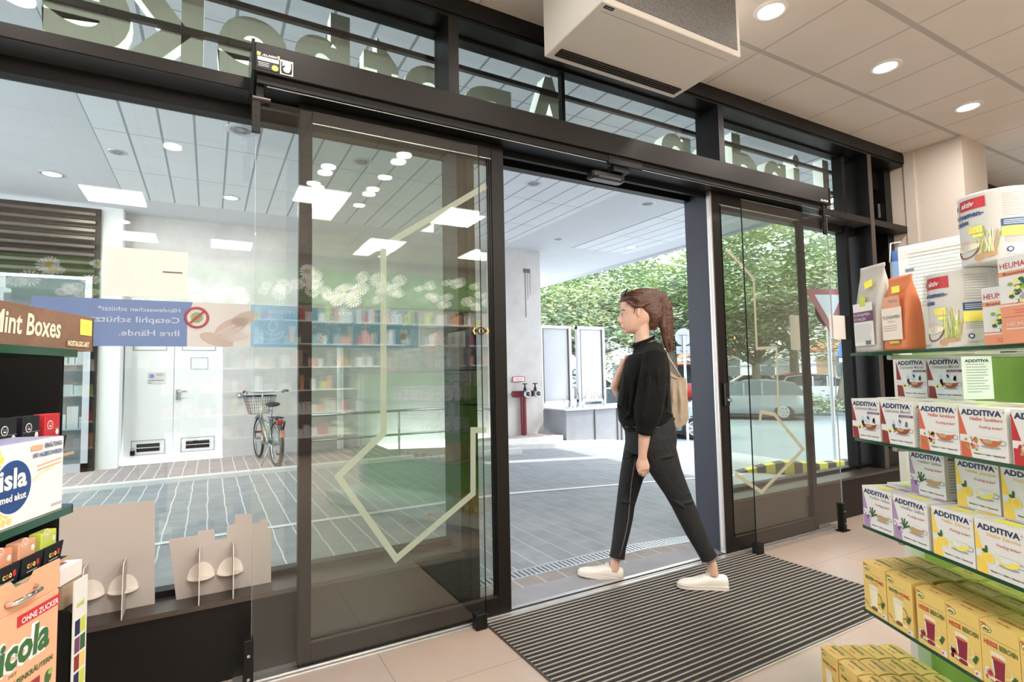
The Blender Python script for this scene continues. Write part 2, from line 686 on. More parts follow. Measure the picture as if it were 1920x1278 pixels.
glass_mat('shelf_glass', (0.85, 0.95, 0.89), 1.45)
mat('glass_edge', (0.012, 0.06, 0.03), 0.12, spec=0.8)
film_mat('film_blue', (0.33, 0.43, 0.66), 0.80)
film_mat('film_light', (0.50, 0.72, 0.88), 0.85)
film_mat('film_photo', (0.86, 0.82, 0.80), 0.9)
film_mat('film_skin', (0.80, 0.71, 0.67), 0.9)
film_mat('film_white', (0.92, 0.95, 0.97), 0.95)
film_mat('film_red', (0.70, 0.22, 0.25), 0.9)
film_mat('film_green', (0.62, 0.75, 0.42), 0.9)
film_mat('tape', (0.72, 0.76, 0.66), 0.93)
film_mat('acrylic', (0.74, 0.75, 0.78), 0.99)
mat('sign_grey', (0.30, 0.33, 0.37), 0.6)
mat('frame_underlit_grey', (0.055, 0.055, 0.06), 0.45, bump=0.05, bscale=500)  # header underside, light bounced off the paving painted into the grey
mat('frame_underlit_lilac', (0.035, 0.036, 0.055), 0.45)  # header underside over the opening, reflected daylight put into the colour
film_mat('tape_cream', (0.80, 0.76, 0.62), 0.93)
for nm_, c_ in dict(p_white=(0.74, 0.73, 0.725), p_black=(0.012, 0.013, 0.018), p_navy=(0.02, 0.03, 0.09), p_red=(0.50, 0.03, 0.04), p_dark_red=(0.26, 0.035, 0.035), p_orange_red=(0.62, 0.13, 0.07), p_purple=(0.40, 0.25, 0.46), p_yellow=(0.88, 0.62, 0.10), p_gold=(0.80, 0.55, 0.18), p_grey=(0.35, 0.35, 0.37), p_light=(0.72, 0.74, 0.78), p_sky=(0.55, 0.62, 0.72), p_tea=(0.30, 0.07, 0.03), p_tea2=(0.55, 0.15, 0.05), p_tan=(0.50, 0.32, 0.17), p_lemon=(0.85, 0.75, 0.15), p_dkgreen=(0.04, 0.12, 0.04), p_green=(0.25, 0.40, 0.08), p_lime=(0.55, 0.62, 0.10), p_box=(0.76, 0.54, 0.17), p_box2=(0.86, 0.70, 0.34), p_berry=(0.25, 0.02, 0.05), p_cream=(0.85, 0.78, 0.55), p_label=(0.92, 0.90, 0.12), p_salmon=(0.74, 0.30, 0.18), p_orange=(0.62, 0.20, 0.09), p_blue=(0.02, 0.06, 0.20), p_blue2=(0.03, 0.10, 0.22), p_bag=(0.47, 0.44, 0.41), p_plum=(0.16, 0.06, 0.14), p_peach=(0.72, 0.36, 0.22), p_brown=(0.20, 0.09, 0.06), p_pink=(0.85, 0.62, 0.55), p_lav=(0.35, 0.33, 0.55), p_ltgreen=(0.55, 0.70, 0.45)).items():
    mat(nm_, c_, 0.42, spec=0.4)
mat('frieze_green', (0.16, 0.26, 0.08), 0.7, var=0.85, vscale=5, emit=(0.20, 0.32, 0.10), estr=1.2)  # frieze print has a glow added so its reflection shows in the glass
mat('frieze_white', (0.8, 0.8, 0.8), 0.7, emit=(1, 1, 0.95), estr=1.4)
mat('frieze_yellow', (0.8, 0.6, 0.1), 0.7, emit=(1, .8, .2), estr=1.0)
# ================================================================ THE SHOP ROOM
ZC = 3.335
YF = 2.62          # inner face of the shopfront frames
YG = 2.79          # glass line
m = MB(); m.box(-4, 10, -4.6, 2.50, -0.10, 0, 'floor_tile'); m.box(-4, 1.15, 2.50, 2.62, -0.10, 0, 'floor_tile'); m.box(3.2, 10, 2.50, 2.62, -0.10, 0, 'floor_tile'); m.box(1.15, 3.2, 2.50, 2.80, -0.1, -.021, 'concrete'); struct('floor', m)
m = MB(); m.box(-4, 10, -4.6, 2.62, ZC, ZC + 0.12, 'ceiling_tile'); struct('ceiling', m)
m = MB(); m.box(-4, 10, -4.72, -4.6, 0, ZC, 'wall_paint'); struct('wall_back', m)
m = MB(); m.box(-4.12, -4, -4.72, 2.9, 0, ZC, 'wall_paint'); struct('wall_left', m)
m = MB(); m.box(10, 10.12, -4.72, 2.9, 0, ZC, 'wall_paint'); struct('wall_right', m)
m = MB()
m.box(5.93, 6.42, 2.15, 2.9, 0, ZC, 'wall_paint')
m.box(5.915, 5.93, 2.53, 2.62, 0, ZC, 'wall_paint')
struct('wall_pier', m)
# parapets below the windows, with their sills
m = MB(); m.box(-4, 1.15, YF, 2.86, 0, 0.318, 'frame_black'); struct('wall_parapet_left', m)
m = MB(); m.box(3.20, 5.93, YF, 2.86, 0, 0.318, 'frame_brown'); m.box(6.42, 10, YF, 2.86, 0, 0.318, 'frame_brown'); struct('wall_parapet_right', m)
m = MB(); m.box(-4, 1.155, 2.585, 2.88, 0.318, 0.338, 'frame_edge'); struct('trim_1', m)
m = MB(); m.box(3.195, 5.93, 2.585, 2.88, 0.318, 0.338, 'frame_edge'); struct('trim_2', m)
# door header, upper beam, mullions
m = MB(); m.box(-4, 5.93, YF, 2.80, 2.547, 2.605, 'frame_black'); m.box(-4, 5.93, YF - .002, YF, 2.549, 2.603, 'frame_brown'); m.box(-4, 1.15, YF + .004, 2.76, 2.545, 2.547, 'frame_underlit_grey'); m.box(1.25, 3.1, YF + .004, 2.78, 2.545, 2.547, 'frame_underlit_lilac'); m.box(3.2, 5.26, YF + .004, 2.76, 2.545, 2.547, 'frame_underlit_grey'); struct('trim_3', m)  # thin sheets under the header carry the painted bounce light
m = MB()
m.box(-4, 1.15, 2.76, 2.83, 2.475, 2.547, 'black'); m.box(3.2, 5.26, 2.76, 2.83, 2.475, 2.547, 'black')
m.box(1.15, 3.2, 2.78, 2.84, 2.50, 2.547, 'frame_black')
m.box(-4, 1.15, 2.76, 2.83, 0.338, 0.365, 'black'); m.box(3.2, 5.26, 2.76, 2.83, 0.338, 0.365, 'black')
m.box(-4, 5.26, 2.76, 2.83, 2.605, 2.63, 'black'); m.box(-4, 5.26, 2.76, 2.83, 3.19, 3.215, 'black')
m.box(5.06, 5.11, 2.74, 2.83, 0.338, 2.547, 'black'); m.box(5.06, 5.11, 2.74, 2.83, 2.6, 3.2, 'black')
struct('trim_4', m)
m = MB(); m.box(-4, 10, YF, 2.86, 3.205, ZC + .12, 'frame_black'); m.box(-4, 10, YF - .01, YF, 3.225, 3.31, 'frame_black'); struct('trim_5', m)
for i, (x0, x1, z0, z1) in enumerate([(1.113, 1.170, 2.605, 3.205), (3.255, 3.312, 2.605, 3.205), (5.262, 5.325, 0.338, 3.205), (1.15, 1.25, 0, 2.547), (3.10, 3.20, 0, 2.547)]):
    m = MB()
    m.box(x0, x1, YF, 2.83, z0, z1, 'frame_black' if i < 3 else 'frame_blue')
    m.box(x0 - .001, x1 + .001, YF - .003, YF, z0, z1, 'frame_edge' if i == 2 else 'frame_brown')  # full-height post gets a paler front, the room light it catches painted in
    struct('trim_%d' % (6 + i), m)
m = MB(); m.box(1.965, 1.99, 2.775, 2.815, 2.605, 3.205, 'black'); struct('trim_11', m)
# dark cupboard door right of the windows
m = MB()
m.box(5.325, 5.915, 2.86, 2.90, 0, ZC, 'black')
m.box(5.40, 5.47, 2.80, 2.86, 0.34, 3.2, 'frame_black'); m.box(5.80, 5.915, 2.74, 2.86, 0.34, 3.2, 'frame_black'); m.box(5.40, 5.9, 2.80, 2.86, 3.0, 3.2, 'frame_black')
m.box(5.33, 5.915, 2.66, 2.86, .34, .50, 'frame_brown'); m.box(5.33, 5.915, 2.74, 2.86, .62, .70, 'frame_brown')
struct('door_1', m)
m = MB(); m.box(5.772, 5.786, 2.785, 2.80, 2.72, 2.86, 'alu'); o = m.build('door_hinge'); o.parent = bpy.data.objects['door_1']
# glazing
for i, (x0, x1, z0, z1) in enumerate([(-4, 1.15, 0.36, 2.48), (3.20, 5.07, 0.36, 2.48), (-4, 1.113, 2.625, 3.2), (1.17, 3.255, 2.625, 3.2), (3.312, 5.07, 2.625, 3.2), (6.42, 10, 0.36, 3.2)]):
    m = MB(); m.box(x0, x1, YG, YG + 0.012, z0, z1, 'glass'); struct('window_%d' % (i + 1), m)
m = MB(); m.box(6.42, 10, YF, 2.86, 3.0, 3.215, 'frame_black'); m.box(6.42, 6.50, YF, 2.86, .338, 3.0, 'frame_black'); m.box(8.2, 8.28, YF, 2.86, .338, 3.0, 'frame_black'); struct('trim_12', m)
# threshold rails
m = MB()
m.box(1.15, 3.2, 2.50, 2.60, -0.02, 0.006, 'alu'); m.box(0.1, 1.15, 2.50, 2.62, -0.02, 0.004, 'alu'); m.box(3.2, 4.35, 2.50, 2.62, -0.02, 0.004, 'alu')
m.box(0.1, 4.35, 2.505, 2.51, 0.004, 0.009, 'alu'); m.box(0.1, 4.35, 2.535, 2.54, 0.004, 0.009, 'alu'); m.box(1.15, 3.2, 2.555, 2.565, 0.006, 0.009, 'black'); m.box(1.25, 3.1, 2.60, 2.80, -0.02, 0.0, 'concrete')
struct('trim_13', m)

# lights of the room
def round_light(name, x, y, z, on, label, cat, r=0.075, energy=11, group=None, lampcol=WARM, collar='white', size_on='lamp_on'):
    t = thing(name, label, cat, (x, y, z), 0, group)
    a = MB(); a.lathe((0, 0, 0), [(r * 0.92, -0.003), (r * 1.0, -0.009), (r * 1.28, -0.006), (r * 1.32, 0.0)], collar, 32); a.build('ring', t)
    a = MB(); a.lathe((0, 0, 0), [(0.0001, -0.0042 if on else -.002), (r * 0.92, -0.004 if on else -.003)], size_on if on else 'lamp_off', 32)
    if not on:
        a.torus((0, 0, -.004), (0, 0, 1), r * .55, r * .03, 'mesh_grey', 24, 6)
    a.build('diffuser', t)
    if on:
        lamp('AREA', name + '_light', (x, y, z - 0.015), energy, lampcol, r * 1.8).parent = None
    return t


k = 0
for (x, y, lab) in [(2.834, 1.88, 'round recessed ceiling light nearest the white air curtain'), (4.088, 1.88, 'round recessed ceiling light, middle one of the three visible'), (5.336, 1.876, 'round recessed ceiling light in front of the wall pier')]:
    round_light('downlight', x, y, ZC, True, lab, 'ceiling light')
for (x, y) in [(1.58, 1.88), (0.33, 1.88), (-0.92, 1.88), (1.575, 0.15), (-0.31, 0.05), (1.0, -0.45), (1.56, -0.9), (0.95, -1.0), (3.4, 0.2), (-1.0, -2.9)]:
    round_light('downlight', x, y, ZC, True, 'round recessed ceiling light of the shop seen only as a reflection', 'ceiling light', group='ceiling lights behind the camera')
for (x, y) in [(-0.95, -1.75), (1.1, -1.4), (2.87, -1.4), (-0.97, -3.7), (0.28, -3.7), (2.37, -3.3), (4.1, -3.3), (4.6, -1.4)]:
    t = thing('light_panel', 'square glowing ceiling panel of the shop seen only as a reflection', 'ceiling light', (x, y, ZC), 0, 'square ceiling panels behind the camera')
    a = MB(); a.box(-.30, .30, -.30, .30, -0.008, 0.0, 'white'); a.build('frame', t)
    a = MB(); a.box(-.28, .28, -.28, .28, -0.011, -0.008, 'panel_on'); a.build('diffuser', t)
    lamp('AREA', 'light_panel_light', (x, y, ZC - 0.02), 42, WARM, 0.55, shape='SQUARE')

# back wall of the shop (seen as a reflection): daisy frieze and stocked shelves
t = thing('daisy_frieze', 'long printed frieze of white daisies high on the back wall', 'wall picture', (0, 0, 0))
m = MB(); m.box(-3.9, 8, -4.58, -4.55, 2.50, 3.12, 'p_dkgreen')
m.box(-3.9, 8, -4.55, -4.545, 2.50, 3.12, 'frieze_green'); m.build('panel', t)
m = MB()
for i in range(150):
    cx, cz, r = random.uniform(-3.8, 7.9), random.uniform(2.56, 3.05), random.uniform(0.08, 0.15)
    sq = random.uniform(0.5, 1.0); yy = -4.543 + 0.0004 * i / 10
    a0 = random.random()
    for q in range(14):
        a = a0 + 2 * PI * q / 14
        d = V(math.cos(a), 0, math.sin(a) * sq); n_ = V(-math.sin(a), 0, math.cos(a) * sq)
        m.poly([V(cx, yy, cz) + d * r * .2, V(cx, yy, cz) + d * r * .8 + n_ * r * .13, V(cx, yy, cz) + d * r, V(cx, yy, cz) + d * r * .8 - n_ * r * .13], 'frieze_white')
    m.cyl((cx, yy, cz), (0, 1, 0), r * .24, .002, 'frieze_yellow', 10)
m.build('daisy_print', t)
for bx in range(10):
    x0 = -3.6 + bx * 1.15
    t = thing('wall_shelf_unit', 'stocked wall shelf unit behind the camera, seen only as a reflection', 'shelf', (x0, -4.55, 0), 0, 'shelf units along the back wall')
    m = MB(); m.box(0, 1.1, 0, .03, 0.1, 2.45, 'p_grey' if bx % 2 else 'wood_edge'); m.build('back_panel', t)
    for s_ in range(6):
        z = .3 + s_ * .37
        m = MB(); m.box(0.01, 1.09, .03, .42, z, z + .02, 'white'); m.build('shelf', t)
        p = MB()
        x = .03
        while x < 1.0:
            w_ = random.uniform(.05, .11); h_ = random.uniform(.10, .26)
            p.box(x, x + w_, .2, .36, z + .02, z + .02 + h_, random.choice(['p_white', 'p_white', 'p_light', 'p_tan', 'p_red', 'p_navy', 'p_lime', 'p_salmon', 'p_grey', 'p_black']))
            x += w_ + .006
        p.build('goods', t)['kind'] = 'stuff'

# ================================================================ THE PASSAGE OUTSIDE
ZS = 3.8
m = MB()
m.poly([V(-8, 2.80, 0), V(2.7, 2.80, 0), V(2.7, 3.5, 0), V(-8, 3.5, 0)][::1], 'paver_warm')


def gz(x):
    if x < 2.7:
        return 0.0
    if x < 7.5:
        return -0.053 * (x - 2.7)
    if x < 10.5:
        return -0.2544 - (x - 7.5) * 0.13187
    return -0.65


def strip(mb, y0, y1, mm, xs, dz=0.0):
    for a, b in zip(xs[:-1], xs[1:]):
        mb.poly([V(a, y0, gz(a) + dz), V(b, y0, gz(b) + dz), V(b, y1, gz(b) + dz), V(a, y1, gz(a) + dz)], mm)


m = MB()
XS = [-8, 2.7, 4, 5.2, 6.5, 7.5]
strip(m, 2.80, 2.93, 'paver_warm', XS)
strip(m, 3.06, 8.0, 'paver', XS)
strip(m, 2.93, 3.06, 'black', XS, -0.02)
strip(m, 8.0, 9.2, 'paver', [2.7, 4, 5.2, 6.5, 7.5])
strip(m, -6, 2.8, 'paver', [7.5, 9.0], -.001)
strip(m, 2.8, 9.2, 'cobble', [7.5, 8.5, 9.5, 10.5]); strip(m, 9.2, 60, 'cobble', [6.0, 7.5, 8.5, 9.5, 10.5])
strip(m, -60, 2.8, 'cobble', [9.0, 9.75, 10.5])
strip(m, -60, 90, 'asphalt', [10.5, 24.5])
m.box(24.5, 80, -60, 120, -0.9, -0.53, 'cobble')
m.box(24.3, 24.5, -60, 120, -0.9, -0.52, 'kerb')
struct('exterior_ground', m)
m = MB(); m.box(-8, 2.7, 8.0, 9.9, -.2, 0.0, 'paver_red'); struct('exterior_pavement', m)
m = MB(); m.box(-8, 2.7, 7.86, 8.02, -.1, 0.05, 'kerb'); m.box(2.7, 4.6, 7.9, 8.0, -.2, 0.0, 'kerb'); struct('exterior_kerb', m)
m = MB(); strip(m, 4.98, 5.06, 'white_line', [-8, 2.7, 4, 5.2, 6.4], .004); strip(m, 7.0, 7.25, 'white_line', [3.5, 4, 5.2, 6.3], .003); struct('exterior_line', m)
# soffit
m = MB()
m.box(-8, 8.45, 2.84, 13.2, ZS, ZS + .5, 'ext_plaster')
m.box(-4.1, 10.1, 2.62, 2.88, ZC + .12, ZS + .5, 'ext_plaster')
struct('exterior_soffit', m)
m = MB(); m.box(-1.06, 5.08, 2.84, 9.0, ZS - .006, ZS, 'soffit_tile'); struct('exterior_ceiling', m)
m = MB(); m.prism([V(6.45, 2.9, ZS - .006), V(8.0, 2.9, ZS - .006), V(8.0, 8.9, ZS - .006), V(6.45, 8.9, ZS - .006)], V(0, 0, .006), 'soffit_tile_b'); struct('exterior_ceiling_strip', m)
m = MB(); m.box(8.45, 8.52, -8, 13.2, ZS - .05, ZS + .6, 'zinc'); m.box(8.1, 8.4, 4.4, 5.7, ZS - .012, ZS, 'sign_red'); m.box(8.16, 8.36, 4.5, 5.6, ZS - .014, ZS - .01, 'panel_on'); struct('exterior_eave', m)
# opposite wall
YW = 9.9
m = MB()
m.box(0.20, 4.98, YW, YW + .3, 0, ZS, 'stucco')
m.box(-1.14, 0.20, YW, YW + .3, 2.35, ZS, 'stucco')
m.box(-1.14, 0.20, YW + .32, YW + .5, 0, 2.4, 'ext_white')
struct('exterior_wall', m)
m = MB(); m.box(-1.40, -1.14, 9.65, YW + .3, 0, ZS, 'ext_white'); struct('exterior_wall_pillar', m)
m = MB(); m.box(4.98, 6.02, 9.45, 13, -.1, ZS, 'stucco'); struct('exterior_column', m)
# double door
for nm_, x0, x1 in (('door_2', -1.12, -.486), ('door_3', -.48, .185)):
    m = MB()
    m.box(x0, x1, 10.02, 10.08, 0.03, 2.32, 'ext_white')
    a, b = (x0 + .10, x1 - .10)
    for (xa, xb, za, zb) in [(a, b, .12, .128), (a, b, .335, .343), (a, a + .008, .12, .343), (b - .008, b, .12, .343), (a, b, 1.72, 1.728), (a, a + .008, 1.728, 2.2), (b - .008, b, 1.728, 2.2)]:
        m.box(xa, xb, 10.012, 10.02, za, zb, 'p_grey')
    o = struct(nm_, m)
    v = MB(); v.box(a + .07, b - .07, 10.014, 10.02, .17, .29, 'black'); v.box(a + .07, b - .07, 10.008, 10.02, .225, .235, 'white'); v.build('vent', o)
o = bpy.data.objects['door_3']
m = MB(); m.bbox(-.455, -.405, 9.985, 10.02, .93, 1.10, 'steel', .008); m.tube([(-.43, 10.0, 1.07), (-.43, 9.96, 1.07), (-.30, 9.955, 1.07)], .009, 'steel'); m.build('door_handle', o)
m = MB()
for (xa, xb, za, zb) in [(-.26, -.02, 1.42, 1.427), (-.26, -.02, 1.60, 1.607), (-.26, -.253, 1.42, 1.607), (-.027, -.02, 1.42, 1.607)]:
    m.box(xa, xb, 10.012, 10.02, za, zb, 'p_grey')
m.box(-.253, -.027, 10.016, 10.02, 1.427, 1.60, 'white'); m.build('blank_sign_frame', o)
o = bpy.data.objects['door_2']
m = MB(); m.box(-.83, -.60, 10.013, 10.02, 1.20, 1.38, 'p_white'); m.cyl((-.775, 10.013, 1.32), (0, -1, 0), .036, .002, 'p_lav', 24)
for i, (t_, z, w_, c_) in enumerate([('PARKEN', 1.345, .08, 'p_salmon'), ('VERBOTEN!', 1.325, .10, 'p_salmon'), ('GAAAR NICHT!', 1.245, .20, 'p_black'), ('24 h', 1.21, .05, 'p_black')]):
    m.text(t_, (-.72 if i < 2 else -.82, 10.0115, z), (1, 0, 0), (0, 0, 1), c_, w=w_, h=.02 if i != 2 else .024, bold=.02)
m.build('notice', o)
m = MB(); m.bbox(-1.03, -.97, 9.99, 10.03, .12, .20, 'black', .01); m.torus((-1.0, 10.0, .215), (0, 1, 0), .02, .006, 'steel', 16, 6); m.build('padlock', o)
# wall fitting
t = thing('wall_tap', 'small round metal fitting on the stucco wall beside the bicycle', 'tap', (.44, YW, .98))
m = MB(); m.lathe((0, 0, 0), [(.045, 0), (.045, .01), (.02, .02), (.02, .07), (.035, .075), (.035, .1), (.0, .105)], 'steel', 20, (0, -1, 0)); m.build('knob', t)
# shop window at far left with slatted shutter
t = thing('shop_window', 'grey framed shop window with slatted metal fascia at far left', 'shop window', (0, 0, 0))
m = MB(); m.box(-6, -1.40, 9.62, 9.66, 2.75, 3.75, 'frame_black')
for i in range(8):
    z = 2.78 + i * .118
    m.prism([V(-6, 9.62, z), V(-6, 9.54, z + .02), V(-6, 9.54, z + .06), V(-6, 9.62, z + .10)], V(4.55, 0, 0), 'frame_edge')
m.build('slat_fascia', t)
m = MB()
for (x0, x1) in [(-1.55, -1.47), (-2.62, -2.52), (-3.9, -3.8)]:
    m.box(x0, x1, 9.56, 9.64, 0.0, 2.75, 'zinc')
m.box(-1.47, -1.40, 9.58, 9.66, 0, 3.7, 'black'); m.box(-6, -1.47, 9.56, 9.64, 0.0, .12, 'zinc')
m.build('frame', t)
m = MB(); m.box(-6, -1.55, 9.61, 9.62, .12, 2.75, 'glass'); m.build('pane', t)
m = MB(); m.box(-6, -1.45, 10.9, 11.0, 0, 2.9, 'concrete'); m.box(-1.5, -1.42, 9.66, 11, 0, 2.9, 'concrete'); m.box(-6, -1.5, 9.66, 11, 0, .1, 'concrete'); m.build('display_box', t)
for z in (1.95, 2.3):
    m = MB(); m.box(-5, -1.95, 9.85, 10.15, z, z + .035, 'white'); m.build('window_shelf', t)
for z in (.55, 1.05, 1.5):
    m = MB(); m.box(-2.5, -1.56, 10.1, 10.4, z, z + .02, 'zinc')
    x = -2.45
    while x < -1.65:
        w_ = random.uniform(.06, .16); m.box(x, x + w_, 10.12, 10.35, z + .02, z + random.uniform(.15, .36), random.choice(['p_light', 'p_white', 'p_sky', 'p_light'])); x += w_ + .01
    m.build('display_shelf', t)
# drain channel
t = thing('drainage_channel', 'long galvanised slotted drain set in the pavers outside the door', 'drain', (0, 0, 0))
m = MB()
for a, b in zip(XS[:-1], XS[1:]):
    za, zb = gz(a), gz(b)
    for (y0, y1) in ((2.93, 2.945), (3.045, 3.06)):
        m.prism([V(a, y0, za - .03), V(b, y0, zb - .03), V(b, y0, zb + .002), V(a, y0, za + .002)], V(0, y1 - y0, 0), 'zinc')
m.build('rim', t)
m = MB()
x = -1.5
while x < 6.4:
    m.box(x, x + .020, 2.945, 3.045, gz(x) - .02, gz(x), 'zinc'); x += .034
m.build('grate', t)
# passage downlights
for i, (x, y, on, r, lab) in enumerate([(-1.71, 8.37, True, .10, 'lit round soffit light at far left outside'), (-.92, 7.23, False, .07, 'small unlit soffit light at the left of the tiled soffit'), (.253, 6.03, False, .11, 'large unlit reflector light behind the door bracket'), (.235, 8.40, True, .09, 'lit soffit light near the stucco wall'), (3.654, 3.54, False, .11, 'large unlit soffit light right below the air curtain corner'), (3.771, 6.03, False, .09, 'unlit soffit light above the open doorway'), (5.81, 6.03, False, .10, 'unlit soffit light on the smooth band above the doorway'), (5.79, 8.42, False, .10, 'small unlit soffit light nearest the concrete column'), (7.53, 8.33, True, .10, 'lit soffit light on the far tile strip'), (1.55, 6.3, False, .09, 'unlit soffit light behind the left door leaf')]):
    round_light('soffit_light', x, y, ZS - (.006 if i not in (0, 6, 7) else 0), on, lab, 'ceiling light', r, 26 if on else 0, None, (1, .96, .9), 'zinc')
# more lit fittings further along the passage, out of the frame, light it evenly
for (x, y) in [(-3.4, 5.5), (-4.5, 8.0)]:
    round_light('soffit_light', x, y, ZS, True, 'lit soffit light further along the passage outside', 'ceiling light', .10, 26, 'soffit lights further along the passage', (1, .96, .9), 'zinc')
# ================================================================ SLIDING DOOR
X_, Z_ = V(1, 0, 0), V(0, 0, 1)
t = thing('door_operator', 'long dark brown sliding door operator box above the entrance', 'door operator', (0, 0, 0))
m = MB(); m.bbox(.150, 4.275, 2.42, 2.615, 2.538, 2.666, 'frame_brown', .003); m.build('housing', t)
m = MB()
m.prism([V(.138, 2.415, 2.672), V(.138, 2.62, 2.672), V(.138, 2.62, 2.50), V(.138, 2.60, 2.47), V(.138, 2.55, 2.50), V(.138, 2.41, 2.535)], V(.012, 0, 0), 'black_gloss')
m.build('end_cap', t)
m = MB(); m.bbox(4.275, 4.287, 2.415, 2.62, 2.535, 2.668, 'frame_black', .002); m.build('end_cap', t)
m = MB(); m.box(.16, 4.27, 2.44, 2.615, 2.50, 2.538, 'black'); m.box(.16, 4.27, 2.59, 2.615, 2.47, 2.50, 'black'); m.box(.2, 4.25, 2.452, 2.456, 2.495, 2.499, 'alu'); m.build('track', t)  # the thin alu strip paints a highlight along the track
m = MB()
m.box(.158, .245, 2.418, 2.42, 2.553, 2.622, 'p_black')
m.box(.158, .172, 2.4175, 2.42, 2.608, 2.623, 'p_gold'); m.box(.238, .246, 2.4175, 2.42, 2.608, 2.623, 'p_gold')
m.box(.160, .243, 2.417, 2.42, 2.588, 2.604, 'p_white'); m.cyl((.228, 2.418, 2.566), (0, -1, 0), .013, .001, 'p_lime', 20)
m.text('ALARM', (.178, 2.4165, 2.609), X_, Z_, 'p_white', w=.055, h=.012, bold=.04, shear=.3)
m.text('24 h 0 87', (.175, 2.4165, 2.592), X_, Z_, 'p_black', w=.045, h=.009)
for i in range(3):
    m.box(.163, .205, 2.4165, 2.42, 2.578 - i * .007, 2.580 - i * .007, 'p_light')
m.box(.248, .300, 2.418, 2.42, 2.548, 2.612, 'p_white')
m.torus((.274, 2.4175, 2.572), (0, 1, 0), .017, .003, 'p_black', 20, 6, PI * .2, PI * 1.6)
m.box(.252, .257, 2.4168, 2.42, 2.56, 2.604, 'p_black'); m.box(.291, .296, 2.4168, 2.42, 2.56, 2.604, 'p_black'); m.box(.254, .294, 2.4168, 2.42, 2.553, 2.559, 'p_black')
m.build('sticker', t)
m = MB(); m.text('ALARM', (4.15, 2.4185, 2.552), X_, Z_, 'p_white', w=.10, h=.022, bold=.03, shear=.3); m.build('lettering', t)
# sensor
t = thing('motion_sensor', 'black motion sensor under the door operator above the walkway', 'sensor', (0, 0, 0))
m = MB(); m.bbox(1.96, 2.21, 2.47, 2.545, 2.40, 2.452, 'black_gloss', .012); m.box(2.0, 2.17, 2.466, 2.47, 2.405, 2.42, 'frame_blue'); m.build('lens_housing', t)
m = MB(); m.bbox(2.05, 2.32, 2.435, 2.46, 2.485, 2.54, 'black', .004); m.box(2.10, 2.22, 2.45, 2.50, 2.452, 2.49, 'black'); m.build('bracket', t)


def stiles(x0, x1, lead_right):
    t = thing('sliding_door', '', 'sliding door', (0, 0, 0))
    Y0, Y1 = 2.545, 2.59
    zt, zb = 2.50, 0.012
    wl, wr = (.055, .075) if lead_right else (.075, .05)
    m = MB(); m.bbox(x0, x0 + wl, Y0, Y1, zb, zt, 'frame_brown', .002); m.build('stile', t)
    m = MB(); m.bbox(x1 - wr, x1, Y0, Y1, zb, zt, 'frame_brown', .002); m.build('stile', t)
    m = MB(); m.bbox(x0 + wl, x1 - wr, Y0, Y1, zb, .098, 'frame_brown', .002); m.box(x0 + wl, x1 - wr, Y0 + .006, Y0 + .012, .098, .106, 'frame_edge'); m.build('bottom_rail', t)
    m = MB(); m.bbox(x0 + wl, x1 - wr, Y0, Y1, 2.42, zt, 'frame_brown', .002); m.box(x0 + wl, x1 - wr, Y0 + .002, Y0 + .010, 2.417, 2.42, 'alu'); m.build('top_rail', t)  # bright strip under the top rail is a painted highlight
    m = MB(); m.box(x0 + wl - .005, x1 - wr + .005, 2.562, 2.574, .10, 2.42, 'glass_door'); m.build('pane', t)
    m = MB()
    xx = x1 - wr if lead_right else x0 + wl
    for a in (0, 1):
        m.box((xx - .022 if lead_right else xx + .002) + a * .012, (xx - .016 if lead_right else xx + .008) + a * .012, Y0 + .004, Y0 + .02, .1, 2.42, 'frame_black')
    m.build('glazing_bead', t)
    return t


def ribbon(mb, pts, w, y, mm, th=.0006):
    n = len(pts)
    L, R_ = [], []
    for i in range(n):
        p = Vector(pts[i])
        d0 = (p - Vector(pts[i - 1])).normalized() if i else None
        d1 = (Vector(pts[i + 1]) - p).normalized() if i < n - 1 else None
        d0 = d0 or d1
        d1 = d1 or d0
        n0 = Vector((-d0.y, d0.x)); n1 = Vector((-d1.y, d1.x))
        nn = (n0 + n1)
        nn = nn / max(.35, nn.dot(n0))
        L.append(p + nn * w / 2); R_.append(p - nn * w / 2)
    for i in range(n - 1):
        mb.prism([V(L[i].x, y, L[i].y), V(R_[i].x, y, R_[i].y), V(R_[i + 1].x, y, R_[i + 1].y), V(L[i + 1].x, y, L[i + 1].y)], V(0, th, 0), mm)


def xz(u, v, y):
    p = aty(u, v, y)
    return (p.x, p.z)


dl = stiles(.345, 1.398, True)
dl['label'] = 'left sliding glass door leaf standing open with pale tape arrow on its pane'
m = MB()
YT = 2.5612
ribbon(m, [xz(*p, YT) for p in [(912, 348), (719, 461), (719, 812), (634, 893), (743, 1047), (887, 925), (887, 806), (912, 806)]], .030, YT, 'tape')
m.build('tape_arrow', dl)
m = MB()
c = aty(902, 620, YT)
m.torus(c, (0, 1, 0), .018, .004, 'p_black', 24, 6); m.cyl(c, (0, -1, 0), .016, .001, 'p_gold', 20)
for s_ in (-1, 1):
    ribbon(m, [(c.x + s_ * .034, c.z + .018), (c.x + s_ * .044, c.z), (c.x + s_ * .034, c.z - .018)], .008, YT, 'p_yellow')
    m.box(c.x + s_ * .028 - .004, c.x + s_ * .028 + .004, YT - .001, YT, c.z - .008, c.z + .008, 'p_black')
m.box(c.x - .006, c.x + .008, YT - .002, YT - .0015, c.z - .012, c.z + .010, 'p_black')
m.build('door_sticker', dl)
dr = stiles(3.062, 4.115, False)
dr['label'] = 'right sliding glass door leaf standing open with cream tape shape and door lock'
m = MB()
ribbon(m, [xz(*p, YT) for p in [(1362, 468), (1384, 490), (1413, 522), (1419, 653), (1456, 651), (1460, 778)]], .022, YT, 'tape_cream')
